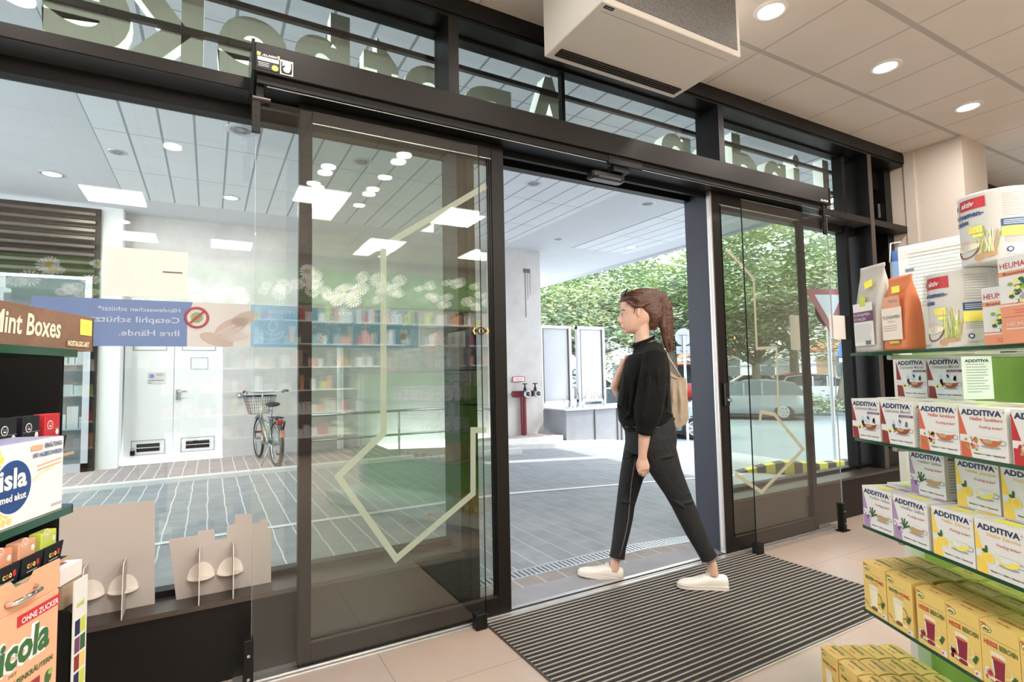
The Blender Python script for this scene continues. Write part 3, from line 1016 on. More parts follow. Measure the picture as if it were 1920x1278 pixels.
ribbon(m, [xz(*p, YT) for p in [(1425, 790), (1427, 772), (1452, 776), (1506, 842), (1428, 922), (1378, 888)]], .028, YT, 'tape_cream')
m.build('tape_arrow', dr)
m = MB(); m.box(3.050, 3.062, 2.55, 2.585, .012, 2.50, 'alu'); m.box(3.046, 3.05, 2.56, 2.575, .05, 2.45, 'p_white'); m.build('brush_strip', dr)
m = MB(); m.bbox(3.085, 3.125, 2.515, 2.545, 1.00, 1.16, 'black_gloss', .004); m.cyl((3.11, 2.515, 1.04), (0, -1, 0), .013, .02, 'steel', 16); m.build('lock', dr)
m = MB()
c = aty(1377, 633, YT)
m.torus(c, (0, 1, 0), .014, .003, 'p_black', 20, 6); m.cyl(c, (0, -1, 0), .012, .001, 'p_gold', 20)
m.build('door_sticker', dr)
# frameless guard panes in front of the parked leaves
for nm, x0, x1, y, lab in (('glass_guard', .160, 1.215, 2.475, 'frameless glass guard pane in front of the left door leaf'), ('glass_guard', 3.235, 4.26, 2.44, 'frameless glass guard pane in front of the right door leaf')):
    t = thing(nm, lab, 'glass screen', (0, 0, 0))
    m = MB(); m.box(x0, x1, y, y + .008, .055, 2.44, 'glass_clear'); m.build('pane', t)
    m = MB(); m.box(x1 - .0015 if x0 < 1 else x0 - .001, x1 + .0005 if x0 < 1 else x0 + .002, y, y + .008, .055, 2.44, 'black'); m.box(x0 if x0 < 1 else x1, (x0 if x0 < 1 else x1) + .0015, y, y + .008, .055, 2.44, 'zinc'); m.build('pane_edge', t)
    if x0 < 1:
        br = [(.150, 'tall'), (1.18, 'small')]
    else:
        br = [(3.25, 'small'), (4.245, 'tall')]
    for bx, kd in br:
        m = MB()
        if kd == 'tall':
            m.bbox(bx - .018, bx + .018, y - .022, y + .03, .006, .21, 'black', .003); m.bbox(bx - .045, bx + .05, y - .03, y + .035, 0, .008, 'black', .002); m.cyl((bx, y - .022, .15), (0, -1, 0), .006, .003, 'steel', 12); m.cyl((bx, y - .022, .06), (0, -1, 0), .006, .003, 'steel', 12)
        else:
            m.bbox(bx - .03, bx + .03, y - .022, y + .03, 0, .075, 'black', .003)
        m.build('floor_bracket', t)
    bx = .155 if x0 < 1 else 4.20
    m = MB()
    m.bbox(bx + .005, bx + .035, y - .01, y + .03, 2.44, 2.54, 'frame_brown', .002)
    m.cyl((bx - .01, y - .018, 2.438), (1, 0, 0), .009, .07, 'frame_edge', 14)
    m.bbox(bx - .012, bx + .022, y - .02, y - .002, 2.29, 2.44, 'frame_brown', .002)
    for z in (2.32, 2.36, 2.40):
        m.cyl((bx + .004, y - .02, z), (0, -1, 0), .004, .002, 'black', 10)
    m.build('hinge_bracket', t)

# entrance mat
t = thing('entrance_mat', 'large ribbed entrance mat of dark carpet and aluminium bars inside the door', 'door mat', (0, 0, 0))
m = MB(); m.box(1.225, 3.265, 1.532, 2.492, 0.0, .006, 'carpet'); m.build('carpet_pad', t)
m = MB()
y = 1.538
while y < 2.492:
    m.box(1.225, 3.265, y, y + .0028, .006, .0095, 'mat_bar'); m.box(1.225, 3.265, y + .0075, y + .0085, .006, .008, 'mat_bar'); y += .031
o = m.build('bars', t)
m = MB(); m.box(1.218, 1.225, 1.525, 2.497, 0, .007, 'frame_edge'); m.box(3.265, 3.272, 1.525, 2.497, 0, .007, 'frame_edge'); m.box(1.218, 3.272, 1.525, 1.532, 0, .007, 'mat_bar'); m.build('edge_frame', t)

# air curtain under the ceiling
t = thing('air_curtain', 'white boxy air curtain heater fixed to the ceiling above the entrance', 'air curtain', (0, 0, 0))
ax0, ax1, ay0, ay1, az0 = 1.545, 2.50, 1.845, 2.335, 2.94
m = MB(); m.bbox(ax0, ax1, ay0, ay1, az0, ZC, 'white_metal', .004)
m.box(ax0 + .04, ax1 - .04, ay0 + .055, ay0 + .0575, az0 - .001, az0, 'p_grey'); m.build('casing', t)
m = MB(); m.box(ax0 + .03, ax1 - .03, ay0 - .004, ay0, az0 + .03, ZC - .06, 'mesh_grey'); m.build('intake_grille', t)
m = MB()
m.box(ax0 + .04, ax1 - .04, ay1 - .105, ay1 - .035, az0 - .001, az0 + .001, 'black')
for i in range(4):
    m.box(ax0 + .04, ax1 - .04, ay1 - .10 + i * .017, ay1 - .094 + i * .017, az0 - .008, az0 - .001, 'frame_edge')
m.build('outlet_grille', t)
m = MB(); m.bbox(ax0 + .03, ax0 + .085, ay0 + .012, ay0 + .032, az0 - .003, az0, 'p_black', .001); m.text('Teddington', (ax0 + .033, ay0 + .018, az0 - .0035), (1, 0, 0), (0, 1, 0), 'p_light', w=.045, h=.01); m.build('badge', t)
m = MB(); m.cyl((ax1 - .16, ay0 - .004, ZC - .10), (0, -1, 0), .008, .003, 'black', 14); m.build('screw', t)

# ---------------------------------------------------------------- window banner, printed to be read from outside
t = thing('window_banner', 'long blue and photo window sticker about washing hands, lettering mirrored', 'window sticker', (0, 0, 0))
YB = 2.787
XL, XR = -.62, .985
zb, zt = 1.398, 1.597


def bx(u):
    return aty(u, 610, YB).x


def panel(u0, u1, mm, nm, y=YB):
    m = MB(); m.box(bx(u0) if u0 else XL, bx(u1), y, y + .0006, zb, zt, mm); return m.build(nm, t)


m = MB(); m.prism([V(XL, YB, zb), V(bx(351), YB, zb), V(bx(351), YB, zb + .13), V(bx(361), YB, zt), V(XL, YB, zt)], V(0, .0006, 0), 'film_blue'); m.build('slogan_panel', t)
m = MB(); m.prism([V(bx(351), YB, zb), V(bx(470), YB, zb), V(bx(470), YB, zt), V(bx(361), YB, zt), V(bx(351), YB, zb + .13)], V(0, .0006, 0), 'film_photo')
# two soaped hands: overlapping soft shapes
def blob(mb, cx, cz, rx, rz, ang, y, mm, n=20):
    ca, sa = math.cos(ang), math.sin(ang)
    mb.prism([V(cx + rx * math.cos(q) * ca - rz * math.sin(q) * sa, y, cz + rx * math.cos(q) * sa + rz * math.sin(q) * ca) for q in [2 * PI * i / n for i in range(n)]], V(0, .0002, 0), mm)


hx = bx(425)
blob(m, hx - .04, 1.43, .07, .028, -.3, YB - .0004, 'film_skin'); blob(m, hx + .02, 1.49, .075, .035, .5, YB - .0006, 'film_skin'); blob(m, hx + .075, 1.53, .06, .03, .4, YB - .0004, 'film_skin')
for i in range(4):
    blob(m, hx - .005 + i * .018, 1.475 - i * .012, .05, .009, .55 - i * .06, YB - .0010 - i * .0002, 'film_photo')
m.build('hands_photo', t)
panel(470, 784, 'film_light', 'pictogram_panel')
MX = V(-1, 0, 0)


def btext(s, ur, v, w, h, nm='lettering', mm='film_white'):
    p = aty(ur, v, YB - .001)
    m.text(s, p, MX, Z_, mm, w=w, h=h, bold=.012)


m = MB()
btext('Händewaschen schützt*', 339, 586, bx(339) - bx(184), .026); m.build('lettering', t); m = MB()
btext('Cetaphil schützt', 337.5, 606, bx(338) - bx(170), .036); m.build('lettering', t); m = MB()
btext('Ihre Hände.', 337.5, 630, bx(338) - bx(224), .036); m.build('lettering', t); m = MB()
btext('PFLEGE', 553, 589, bx(553) - bx(504), .022); m.build('lettering', t); m = MB()
btext('SCHUTZ', 660, 591, bx(660) - bx(611), .022); m.build('lettering', t); m = MB()
btext('REINIGUNG', 766, 594, bx(766) - bx(702), .022)
m.build('lettering', t)
m = MB()
c = aty(369, 595, YB - .0015)
m.torus(c, (0, 1, 0), .043, .006, 'film_red', 32, 6)
m.cyl(c, (0, 1, 0), .040, .0005, 'film_white', 28); m.cyl(c - V(0, .0005, 0), (0, 1, 0), .024, .0005, 'film_green', 20)
for i in range(16):
    a = 2 * PI * i / 16
    d = V(math.cos(a), 0, math.sin(a)); ribbon(m, [((c + d * .02).x, (c + d * .02).z), ((c + d * .033).x, (c + d * .033).z)], .002, c.y - .001, 'film_green')
ribbon(m, [(c.x - .03, c.z - .03), (c.x + .03, c.z + .03)], .010, c.y - .002, 'film_red')
m.build('prohibition_roundel', t)
m = MB()


def line(pts, w=.0035):
    ribbon(m, [xz(u, v, YB - .001) for u, v in pts], w, YB - .001, 'film_white', .0005)


line([(512, 597), (505, 608), (504, 615), (508, 620), (514, 620), (519, 615), (518, 607), (512, 597)])
line([(484, 619), (495, 619), (505, 626), (513, 628), (519, 628), (524, 623), (531, 621), (532, 625), (525, 633), (517, 636), (500, 637), (486, 631)])
for cx_, cy_ in ((584, 612), (685, 613)):
    m.box(bx(cx_) - .022, bx(cx_) + .022, YB - .0012, YB - .0006, aty(cx_, cy_, YB).z - .006, aty(cx_, cy_, YB).z + .006, 'film_white')
    m.box(bx(cx_) - .006, bx(cx_) + .006, YB - .0013, YB - .0006, aty(cx_, cy_, YB).z - .022, aty(cx_, cy_, YB).z + .022, 'film_white')
line([(613, 625), (611, 607), (612, 603), (616, 604), (617, 615), (617, 602), (621, 601), (622, 614), (623, 601), (627, 602), (627, 615), (630, 605), (633, 607), (631, 620), (637, 614), (639, 617), (633, 628), (627, 634), (627, 648)])
line([(597, 620), (606, 618), (616, 621), (616, 634), (607, 642), (597, 634), (597, 620)]); line([(601, 628), (606, 632), (612, 625)])
line([(616, 668), (615, 674), (611, 680), (613, 690)] if False else [(613, 692), (612, 684), (608, 677), (610, 668), (618, 665), (627, 668), (631, 676), (629, 682), (625, 685), (624, 691)])
line([(706, 640), (710, 620), (716, 612)]); line([(722, 640), (727, 628), (733, 624), (730, 634)]); line([(700, 634), (704, 628)])
m.build('pictogram', t)
m = MB()
c = aty(757, 625, YB - .0015)
m.prism([V(c.x - .022, c.y, c.z - .05), V(c.x + .022, c.y, c.z - .05), V(c.x + .024, c.y, c.z + .008), V(c.x + .012, c.y, c.z + .025), V(c.x - .012, c.y, c.z + .025), V(c.x - .024, c.y, c.z + .008)], V(0, .0005, 0), 'film_white'); m.box(c.x - .004, c.x + .004, c.y, c.y + .001, c.z + .02, c.z + .045, 'film_white'); m.box(c.x - .004, c.x + .018, c.y, c.y + .001, c.z + .043, c.z + .050, 'film_white'); m.box(c.x - .015, c.x + .015, c.y - .001, c.y, c.z - .035, c.z, 'film_photo')
for u_ in (657, 548):
    c = aty(u_, 625, YB - .0015)
    m.prism([V(c.x - .009, c.y, c.z - .045), V(c.x + .009, c.y, c.z - .045), V(c.x + .016, c.y, c.z + .035), V(c.x - .016, c.y, c.z + .035)], V(0, .0005, 0), 'film_white')
m.build('product_picture', t)
# paper sheets on the window
def sheet(name, label, u0, v0, u1, v1, y, mm='paper'):
    a, b = aty(u0, v0, y), aty(u1, v1, y)
    m = MB(); m.box(a.x, b.x, y, y + .001, b.z, a.z, mm); return tag(m.build(name), label, 'paper')


sheet('poster', 'back of a pale paper poster taped to the left window above the banner', 196, 461, 351, 560, 2.786)
p_ = bpy.data.objects['poster']
m = MB(); a = aty(305, 509, 2.785); b = aty(342, 510, 2.785); m.box(a.x, b.x, 2.7845, 2.786, a.z - .003, a.z + .002, 'frame_edge'); m.build('magnetic_strip', p_)
sheet('paper_label', 'small white paper label stuck right of the banner', 788, 616, 819, 629, 2.786, 'film_white')
sheet('paper_note', 'blank cream paper sheet on the right window below the yield sign', 1554, 590, 1592, 636, 2.786)
sheet('paper_note', 'faint cream paper sheet behind the right door leaf, left of the other sheet', 1480, 590, 1508, 656, 2.786)
sheet('paper_note', 'cream paper strip at the bottom of the right window behind the door leaf', 1392, 932, 1444, 948, 2.75)


# ---------------------------------------------------------------- cardboard standees on the left sill
def standee(label, outline, sx, y0):
    t = thing('cardboard_standee', label, 'display stand', (0, 0, 0), 0, None)
    m = MB(); m.prism([V(x, y0, z) for x, z in outline], V(0, .004, 0), 'card_grey'); m.build('panel', t)
    m = MB()
    zt = .338 + .205
    for s_ in (-1, 1):
        xx = sx + s_ * .062
        m.prism([V(xx, y0, .338), V(xx, y0 - .115, .338), V(xx, y0 - .10, zt - .03), V(xx, y0 - .08, zt), V(xx, y0, zt)], V(.003, 0, 0), 'card_grey', 'card_white')
    m.box(sx - .062, sx + .065, y0 - .002, y0, .338, zt, 'card_grey')
    m.build('strut', t)
    m = MB()
    for s_ in (-1, 1):
        xx = sx + s_ * .055
        pts = [V(xx + .052 * math.cos(a), y0 - .052 * abs(math.sin(a)) - .002, .415) for a in [PI * i / 10 for i in range(11)]]
        m.prism(pts, V(0, 0, .003), 'card_white')
        pts = [V(xx + .05 * math.cos(a), y0 - .003, .418 + .06 * math.sin(a)) for a in [PI * i / 10 for i in range(11)]]
        m.prism(pts, V(0, .002, 0), 'card_white')
    m.build('tab', t)
    return t


z0 = .338
standee('large plain rectangular cardboard standee, its back turned to the shop, on the left sill', [(-.53, z0), (-.183, z0), (-.19, .755), (-.53, .765)], -.345, 2.705)
standee('stepped cardboard standee with castle-like top edge on the left sill beside the door', [(-.108, z0), (.253, z0), (.253, .575), (.238, .578), (.238, .618), (.205, .618), (.205, .605), (.175, .605), (.174, .652), (.106, .656), (.106, .618), (.075, .610), (.075, .560), (.030, .560), (.028, .605), (-.034, .608), (-.036, .590), (-.138, .590)], .035, 2.70)

# ---------------------------------------------------------------- channel letters outside, read from the street
letters = [('L', 5.42, .28, 1), ('i', 4.93, .10, 1), ('n', 4.72, .32, 0), ('d', 4.30, .34, 1), ('e', 3.88, .34, 0), ('n', 3.46, .33, 0), ('A', 2.22, .40, 1), ('p', 1.76, .35, 0), ('o', 1.33, .33, 0), ('t', .95, .22, 1), ('h', .70, .30, 1), ('e', .36, .34, 0), ('k', -.03, .34, 1), ('e', -.345, .33, 0)]
# two fixing rails
for z, lab in ((2.985, 'lower dark square rail carrying the shop sign letters outside'), (3.195, 'upper dark square rail carrying the shop sign letters outside')):
    m = MB(); m.box(-4, 5.6, 3.02, 3.05, z - .014, z + .014, 'frame_black'); tag(m.build('sign_rail'), lab, 'rail')
nth = {}
for ch, xr, w, cap in letters:
    nth[ch] = nth.get(ch, 0) + 1
    t = thing('sign_letter', '', 'sign letter', (xr - w / 2, 3.10, 0))
    m = MB()
    # X runs to -x so that the letter reads from the street; its back is towards the shop
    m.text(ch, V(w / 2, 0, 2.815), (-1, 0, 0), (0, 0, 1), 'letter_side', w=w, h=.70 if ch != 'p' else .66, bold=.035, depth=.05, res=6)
    # back faces in grey
    gi = m.mi('letter_back')
    for i, f in enumerate(m.f):
        ys = [m.v[j][1] for j in f]
        if max(ys) - min(ys) < 1e-4 and ys[0] < 0:
            m.m[i] = gi
    m.build('channel', t)
    word = 'Linden' if xr > 2.5 else 'Apotheke'
    od = {'n': ['', 'n before the d', 'n at the end'][min(2, nth[ch])], 'e': ['', 'e before the gap', 'e between h and k', 'last e at the far left'][min(3, nth[ch])]}
    desc = od.get(ch, 'letter ' + ch)
    t['label'] = 'white sided channel %s of the word %s outside the transom' % (desc, word)
for o in [o for o in COL.objects if o.name.startswith('sign_letter')]:
    pass
# ================================================================ THINGS IN THE PASSAGE
# handrails
t = thing('handrail', 'long double tube metal handrail in front of the stucco wall', 'handrail', (0, 0, 0))
m = MB(); m.tube([(1.15, 8.35, .70), (3.70, 8.35, .70)], .021, 'steel'); m.build('rail', t)
m = MB(); m.tube([(1.15, 8.35, .33), (3.70, 8.35, .33)], .017, 'steel'); m.build('rail', t)
for x in (1.17, 2.62, 3.68):
    m = MB(); m.cyl((x, 8.35, gz(x)), (0, 0, 1), .019, .70 - gz(x), 'steel', 14); m.build('post', t)
t = thing('bike_stand', 'hooped metal rail end beside the concrete column seen through the door glass', 'handrail', (0, 0, 0))
m = MB(); m.tube([(3.86, 8.3, .64), (4.05, 8.15, .67), (4.10, 8.1, .66), (4.12, 8.08, .60), (4.12, 8.08, -.08)], .020, 'steel'); m.build('hoop', t)
m = MB(); m.cyl((2.02, 9.82, 0), (0, 0, 1), .055, 2.2, 'ext_white', 16); tag(m.build('drain_pipe'), 'white vertical pipe against the stucco wall behind the left door leaf', 'pipe')
# raised platform under the column
m = MB(); m.box(3.9, 6.1, 9.05, 9.46, -.2, .02, 'paver_red'); m.box(3.9, 6.14, 8.93, 9.05, -.2, .01, 'kerb')

for a_, b_ in zip([3.9, 5.2, 6.14, 7.2], [5.2, 6.14, 7.2, 8.7]):
    za, zb = gz(a_), gz(b_)
    vs = [V(a_, 8.5, za - .1), V(b_, 8.5, zb - .1), V(b_, 8.5, zb + .085), V(a_, 8.5, za + .085)]
    m.add(vs + [p + V(0, .46, 0) for p in vs], [(0, 1, 2, 3), (3, 2, 6, 7), (0, 3, 7, 4), (1, 5, 6, 2)], 'kerb')
struct('exterior_platform', m)
# standpipe
t = thing('standpipe', 'red fire standpipe with two metal valves in front of the concrete column', 'standpipe', (0, 0, 0))
c = aty(981, 738, 9.38)
m = MB(); m.cyl((c.x, c.y, .02), (0, 0, 1), .058, c.z + .02, 'red_pipe', 20); m.tube([(c.x - .24, c.y, c.z), (c.x + .24, c.y, c.z)], .062, 'red_pipe', 18); m.build('pipe', t)
for dx in (-.01, .23):
    m = MB()
    m.lathe((c.x + dx, c.y - .05, c.z), [(.045, 0), (.05, .05), (.06, .06), (.075, .12), (.075, .15), (.055, .155), (.045, .12)], 'steel', 24, (0, -1, 0))
    m.torus((c.x + dx, c.y - .20, c.z), (0, 1, 0), .06, .016, 'steel', 24, 8)
    m.lathe((c.x + dx, c.y - .09, c.z + .03), [(.035, 0), (.03, .08), (.018, .10), (.012, .16)], 'p_black', 16)
    m.build('valve', t)
    m = MB(); m.torus((c.x + dx, c.y - .09, c.z + .20), (0, 0, 1), .045, .010, 'p_black', 20, 6); m.box(c.x + dx - .045, c.x + dx + .045, c.y - .097, c.y - .083, c.z + .194, c.z + .206, 'p_black'); m.build('handwheel', t)
m = MB(); z = c.z + .24; m.box(c.x - .22, c.x + .06, c.y + .03, c.y + .04, z, z + .11, 'red'); m.box(c.x - .205, c.x + .045, c.y + .026, c.y + .03, z + .013, z + .097, 'white')
m.text('Steigleitung', (c.x - .18, c.y + .025, z + .055), X_, Z_, 'p_red', w=.20, h=.035); m.text('Feuerwehr', (c.x - .16, c.y + .025, z + .025), X_, Z_, 'p_red', w=.16, h=.03); m.build('plate', t)
# rust stain on the column
m = MB()
mat('rust', (0.20, 0.15, 0.13), 0.9)
for (u0, u1, v0, v1) in [(981, 994, 503, 512), (985, 986, 512, 595), (989, 990, 512, 560), (993.5, 994.5, 510, 553)]:
    a, b = aty(u0, v0, 9.445), aty(u1, v1, 9.445); m.box(a.x, b.x, 9.443, 9.45, b.z, a.z, 'rust')
o = m.build('stain'); o.parent = bpy.data.objects['exterior_column']

# planter with grey cladding
t = thing('planter', 'long grey metal clad planter box beyond the concrete column', 'planter', (0, 0, 0))
m = MB(); m.box(6.24, 8.55, 8.95, 9.95, -.45, .485, 'concrete'); m.box(6.21, 8.58, 8.92, 9.98, .485, .51, 'zinc'); m.build('body', t)
for x in (6.95, 7.55, 7.66, 8.25):
    m = MB(); m.box(x - .012, x + .012, 8.935, 8.95, -.42, .485, 'frame_edge'); m.build('seam', t)
m = MB()
random.seed(5)
for i in range(40):
    x, y = random.uniform(6.35, 8.4), random.uniform(9.05, 9.4)
    h = random.uniform(.15, .45)
    m.tube([(x, y, .48), (x + random.uniform(-.1, .1), y + random.uniform(-.05, .05), .48 + h * .6), (x + random.uniform(-.2, .2), y + random.uniform(-.1, .1), .48 + h)], .003, 'bark', 4)
o = m.build('twigs', t); o['kind'] = 'stuff'


def boardt(x0, x1, label):
    """blank notice board on two posts"""
    t = thing('notice_board', label, 'notice board', (0, 0, 0))
    y = 9.60
    m = MB(); m.box(x0 + .06, x1 - .06, y, y + .04, .66, 2.20, 'acrylic'); m.build('panel', t)
    m = MB(); m.box(x0, x1, y - .02, y + .06, 2.20, 2.26, 'zinc'); m.build('crossbar', t)
    m = MB(); m.box(x0, x1, y - .02, y + .06, .60, .66, 'zinc'); m.build('crossbar', t)
    for x in (x0, x1 - .06):
        m = MB(); m.box(x, x + .06, y - .03, y + .07, .485, 2.26, 'zinc'); m.box(x + .06 if x == x0 else x - .025, x + .085 if x == x0 else x, y - .028, y, .62, 2.2, 'frame_edge'); m.build('post', t)
    return t


boardt(7.03, 7.78, 'tall blank white notice board right of its twin in the planter')
boardt(6.06, 6.86, 'tall blank white notice board half hidden behind the concrete column')

# ---------------------------------------------------------------- bicycle leaning at the wall, seen from behind
t = thing('bicycle', 'old silver city bicycle with rear basket view, parked by the stucco wall', 'bicycle', (.845, 8.46, 0), math.radians(98))
Rw = .315
def wheel(x, nm):
    m = MB()
    m.torus((x, 0, Rw), (0, 1, 0), Rw - .02, .021, 'rubber', 40, 8)
    m.torus((x, 0, Rw), (0, 1, 0), Rw - .045, .010, 'steel', 36, 6)
    m.cyl((x, -.05, Rw), (0, 1, 0), .025, .10, 'steel', 14)
    for i in range(14):
        a = 2 * PI * i / 14
        m.tube([(x, (-1) ** i * .03, Rw), (x + (Rw - .05) * math.cos(a), 0, Rw + (Rw - .05) * math.sin(a))], .0016, 'steel', 4, False)
    return m.build(nm, t)
wheel(0, 'wheel'); wheel(1.06, 'wheel')
m = MB()
bb = (.42, 0, .29)
st_top, head_lo, head_hi = (.26, 0, .76), (.90, 0, .62), (.84, 0, .86)
m.tube([bb, st_top], .020, 'car_silver'); m.tube([bb, head_lo], .024, 'car_silver'); m.tube([(.33, 0, .56), head_lo], .018, 'car_silver'); m.tube([head_lo, head_hi], .022, 'car_silver')
for s_ in (-1, 1):
    m.tube([(0, s_ * .06, Rw), (.40, s_ * .03, .29)], .011, 'car_silver'); m.tube([(0, s_ * .06, Rw), (.30, s_ * .02, .66)], .010, 'car_silver'); m.tube([(1.06, s_ * .055, Rw), (1.0, s_ * .05, .50), (.905, s_ * .02, .62)], .012, 'car_silver')
m.build('frame', t)
m = MB(); m.torus((0, 0, Rw), (0, 1, 0), Rw + .025, .028, 'frame_edge', 26, 8, PI * .95, PI * 1.75); m.torus((1.06, 0, Rw), (0, 1, 0), Rw + .025, .026, 'frame_edge', 26, 8, PI * 1.2, PI * 1.9); m.build('mudguard', t)
m = MB(); m.tube([st_top, (.24, 0, .84)], .014, 'steel'); m.ball((.20, 0, .87), .14, 'rubber', 16, 8, (1.0, .72, .26)); m.ball((.33, 0, .865), .10, 'rubber', 14, 8, (1.0, .35, .28)); m.build('saddle', t)
m = MB(); m.tube([head_hi, (.82, 0, 1.02)], .014, 'steel'); m.tube([(.62, -.31, 1.05), (.74, -.28, 1.05), (.84, -.12, 1.04), (.83, 0, 1.03), (.84, .12, 1.04), (.74, .28, 1.07), (.62, .31, 1.08)], .012, 'steel'); m.build('handlebar', t)
for s_ in (-1, 1):
    m = MB(); m.tube([(.72, s_ * .285, 1.055), (.59, s_ * .315, 1.055)], .018, 'rubber'); m.tube([(.72, s_ * .25, 1.05), (.62, s_ * .26, 1.02)], .006, 'p_black', 6); m.build('grip', t)
m = MB()
for z, wx, wy in ((.98, .17, .21), (.97, .17, .21), (.70, .12, .14)):
    m.tube([(1.02 - wx, -wy, z), (1.02 + wx, -wy, z), (1.02 + wx, wy, z), (1.02 - wx, wy, z)], .005, 'p_black', 6, closed=True)
for i in range(12):
    f = -1 + 2 * i / 11
    m.tube([(.85, f * .21, .975), (.90, f * .14, .70)], .0022, 'p_black', 4); m.tube([(1.19, f * .21, .975), (1.14, f * .14, .70)], .0022, 'p_black', 4)
for i in range(8):
    f = -1 + 2 * i / 7
    for s_ in (-1, 1):
        m.tube([(1.02 + f * .17, s_ * .21, .975), (1.02 + f * .12, s_ * .14, .70)], .0022, 'p_black', 4)
for q in range(5):
    z = .74 + q * .05; k_ = (z - .70) / .275
    m.tube([(1.02 - .12 - .05 * k_, -.14 - .07 * k_, z), (1.02 + .12 + .05 * k_, -.14 - .07 * k_, z), (1.02 + .12 + .05 * k_, .14 + .07 * k_, z), (1.02 - .12 - .05 * k_, .14 + .07 * k_, z)], .002, 'p_black', 4, closed=True)
m.build('basket', t)
m = MB()
for s_ in (-.06, 0, .06):
    m.tube([(-.18, s_, .69), (.22, s_, .69)], .007, 'p_black', 6)
m.tube([(-.18, -.06, .69), (-.18, .06, .69)], .007, 'p_black', 6)
for s_ in (-1, 1):
    m.tube([(-.05, s_ * .06, .69), (0, s_ * .07, Rw)], .006, 'p_black', 6)
m.build('luggage_rack', t)
m = MB(); m.bbox(-.23, -.185, -.045, .045, .60, .66, 'red', .005); m.build('rear_lamp', t)
m = MB(); m.bbox(-.37, -.345, -.03, .03, .43, .53, 'p_salmon', .004); m.build('reflector', t)
m = MB(); m.cyl((.42, -.06, .29), (0, 1, 0), .02, .13, 'steel', 12)
m.cyl((.42, -.055, .29), (0, 1, 0), .09, .004, 'steel', 30)
m.tube([(.42, -.08, .29), (.36, -.09, .13)], .010, 'steel'); m.tube([(.42, .08, .29), (.48, .09, .45)], .010, 'steel')
m.build('crank', t)
for (x, y, z) in ((.35, -.14, .12), (.49, .14, .46)):
    m = MB(); m.bbox(x - .05, x + .05, y - .045, y + .045, z - .012, z + .012, 'p_black', .004); m.build('pedal', t)
m = MB(); m.tube([(.02, .07, .32), (.06, .18, .01)], .009, 'steel'); m.build('kickstand', t)
m = MB(); m.torus((.0, -.10, .52), (.3, 1, .2), .10, .012, 'p_black', 22, 6); m.build('cable_lock', t)

# litter
t = thing('crumpled_tissue', 'crumpled white tissue lying on the pavers between the two standees', 'litter', (-.02, 3.55, 0))
m = MB()
random.seed(11)
for i in range(9):
    c_ = V(random.uniform(-.12, .10), random.uniform(-.05, .05), .012)
    a = [c_ + V(random.uniform(-.07, .07), random.uniform(-.06, .06), random.uniform(0, .07)) for _ in range(4)]
    m.poly([a[0], a[1], a[2]], 'p_white'); m.poly([a[0], a[2], a[3]], 'p_white')
m.build('paper', t)
for (u, v, lab) in [(762, 980, 'tiny pink petal on the pavers nearer the door stile'), (806, 965, 'tiny pink petal on the pavers farther from the door')]:
    p = atz(u, v, .004)
    m = MB(); m.ball((p.x, p.y, .012), .022, 'p_salmon', 8, 5, (1.2, .8, .4)); tag(m.build('fallen_petal'), lab, 'petal')

# ================================================================ STREET
# black and yellow kerb
kp = [(1385, 888), (1437, 886), (1490, 888), (1538, 891), (1585, 886), (1625, 879)]
t = thing('striped_kerb', 'low curved kerb painted in yellow and black stripes beyond the right window', 'kerb', (0, 0, 0))
pts = [atz(u, v, -.22) for u, v in kp]
fine = []
for i in range(len(pts) - 1):
    for q in range(6):
        fine.append(pts[i].lerp(pts[i + 1], q / 6))
fine.append(pts[-1])
hh = [.02 + .135 * min(1, i / 10) for i in range(len(fine))]
my, mb_ = MB(), MB()
for i in range(len(fine) - 1):
    a, b = fine[i].copy(), fine[i + 1].copy()
    tgt = my if (i // 2) % 2 else mb_
    mm = 'yellow' if (i // 2) % 2 else 'p_black'
    back = V(.10, .14, 0)
    for c_, d_, h0, h1 in ((a, b, hh[i], hh[i + 1]),):
        vs = [c_ + V(0, 0, -.1), d_ + V(0, 0, -.1), d_ + V(0, 0, h1), c_ + V(0, 0, h0)]
        tgt.add(vs + [p + back for p in vs], [(0, 1, 2, 3), (3, 2, 6, 7), (7, 6, 5, 4), (0, 3, 7, 4), (1, 5, 6, 2)], mm)
my.build('yellow_stripes', t); mb_.build('black_stripes', t)


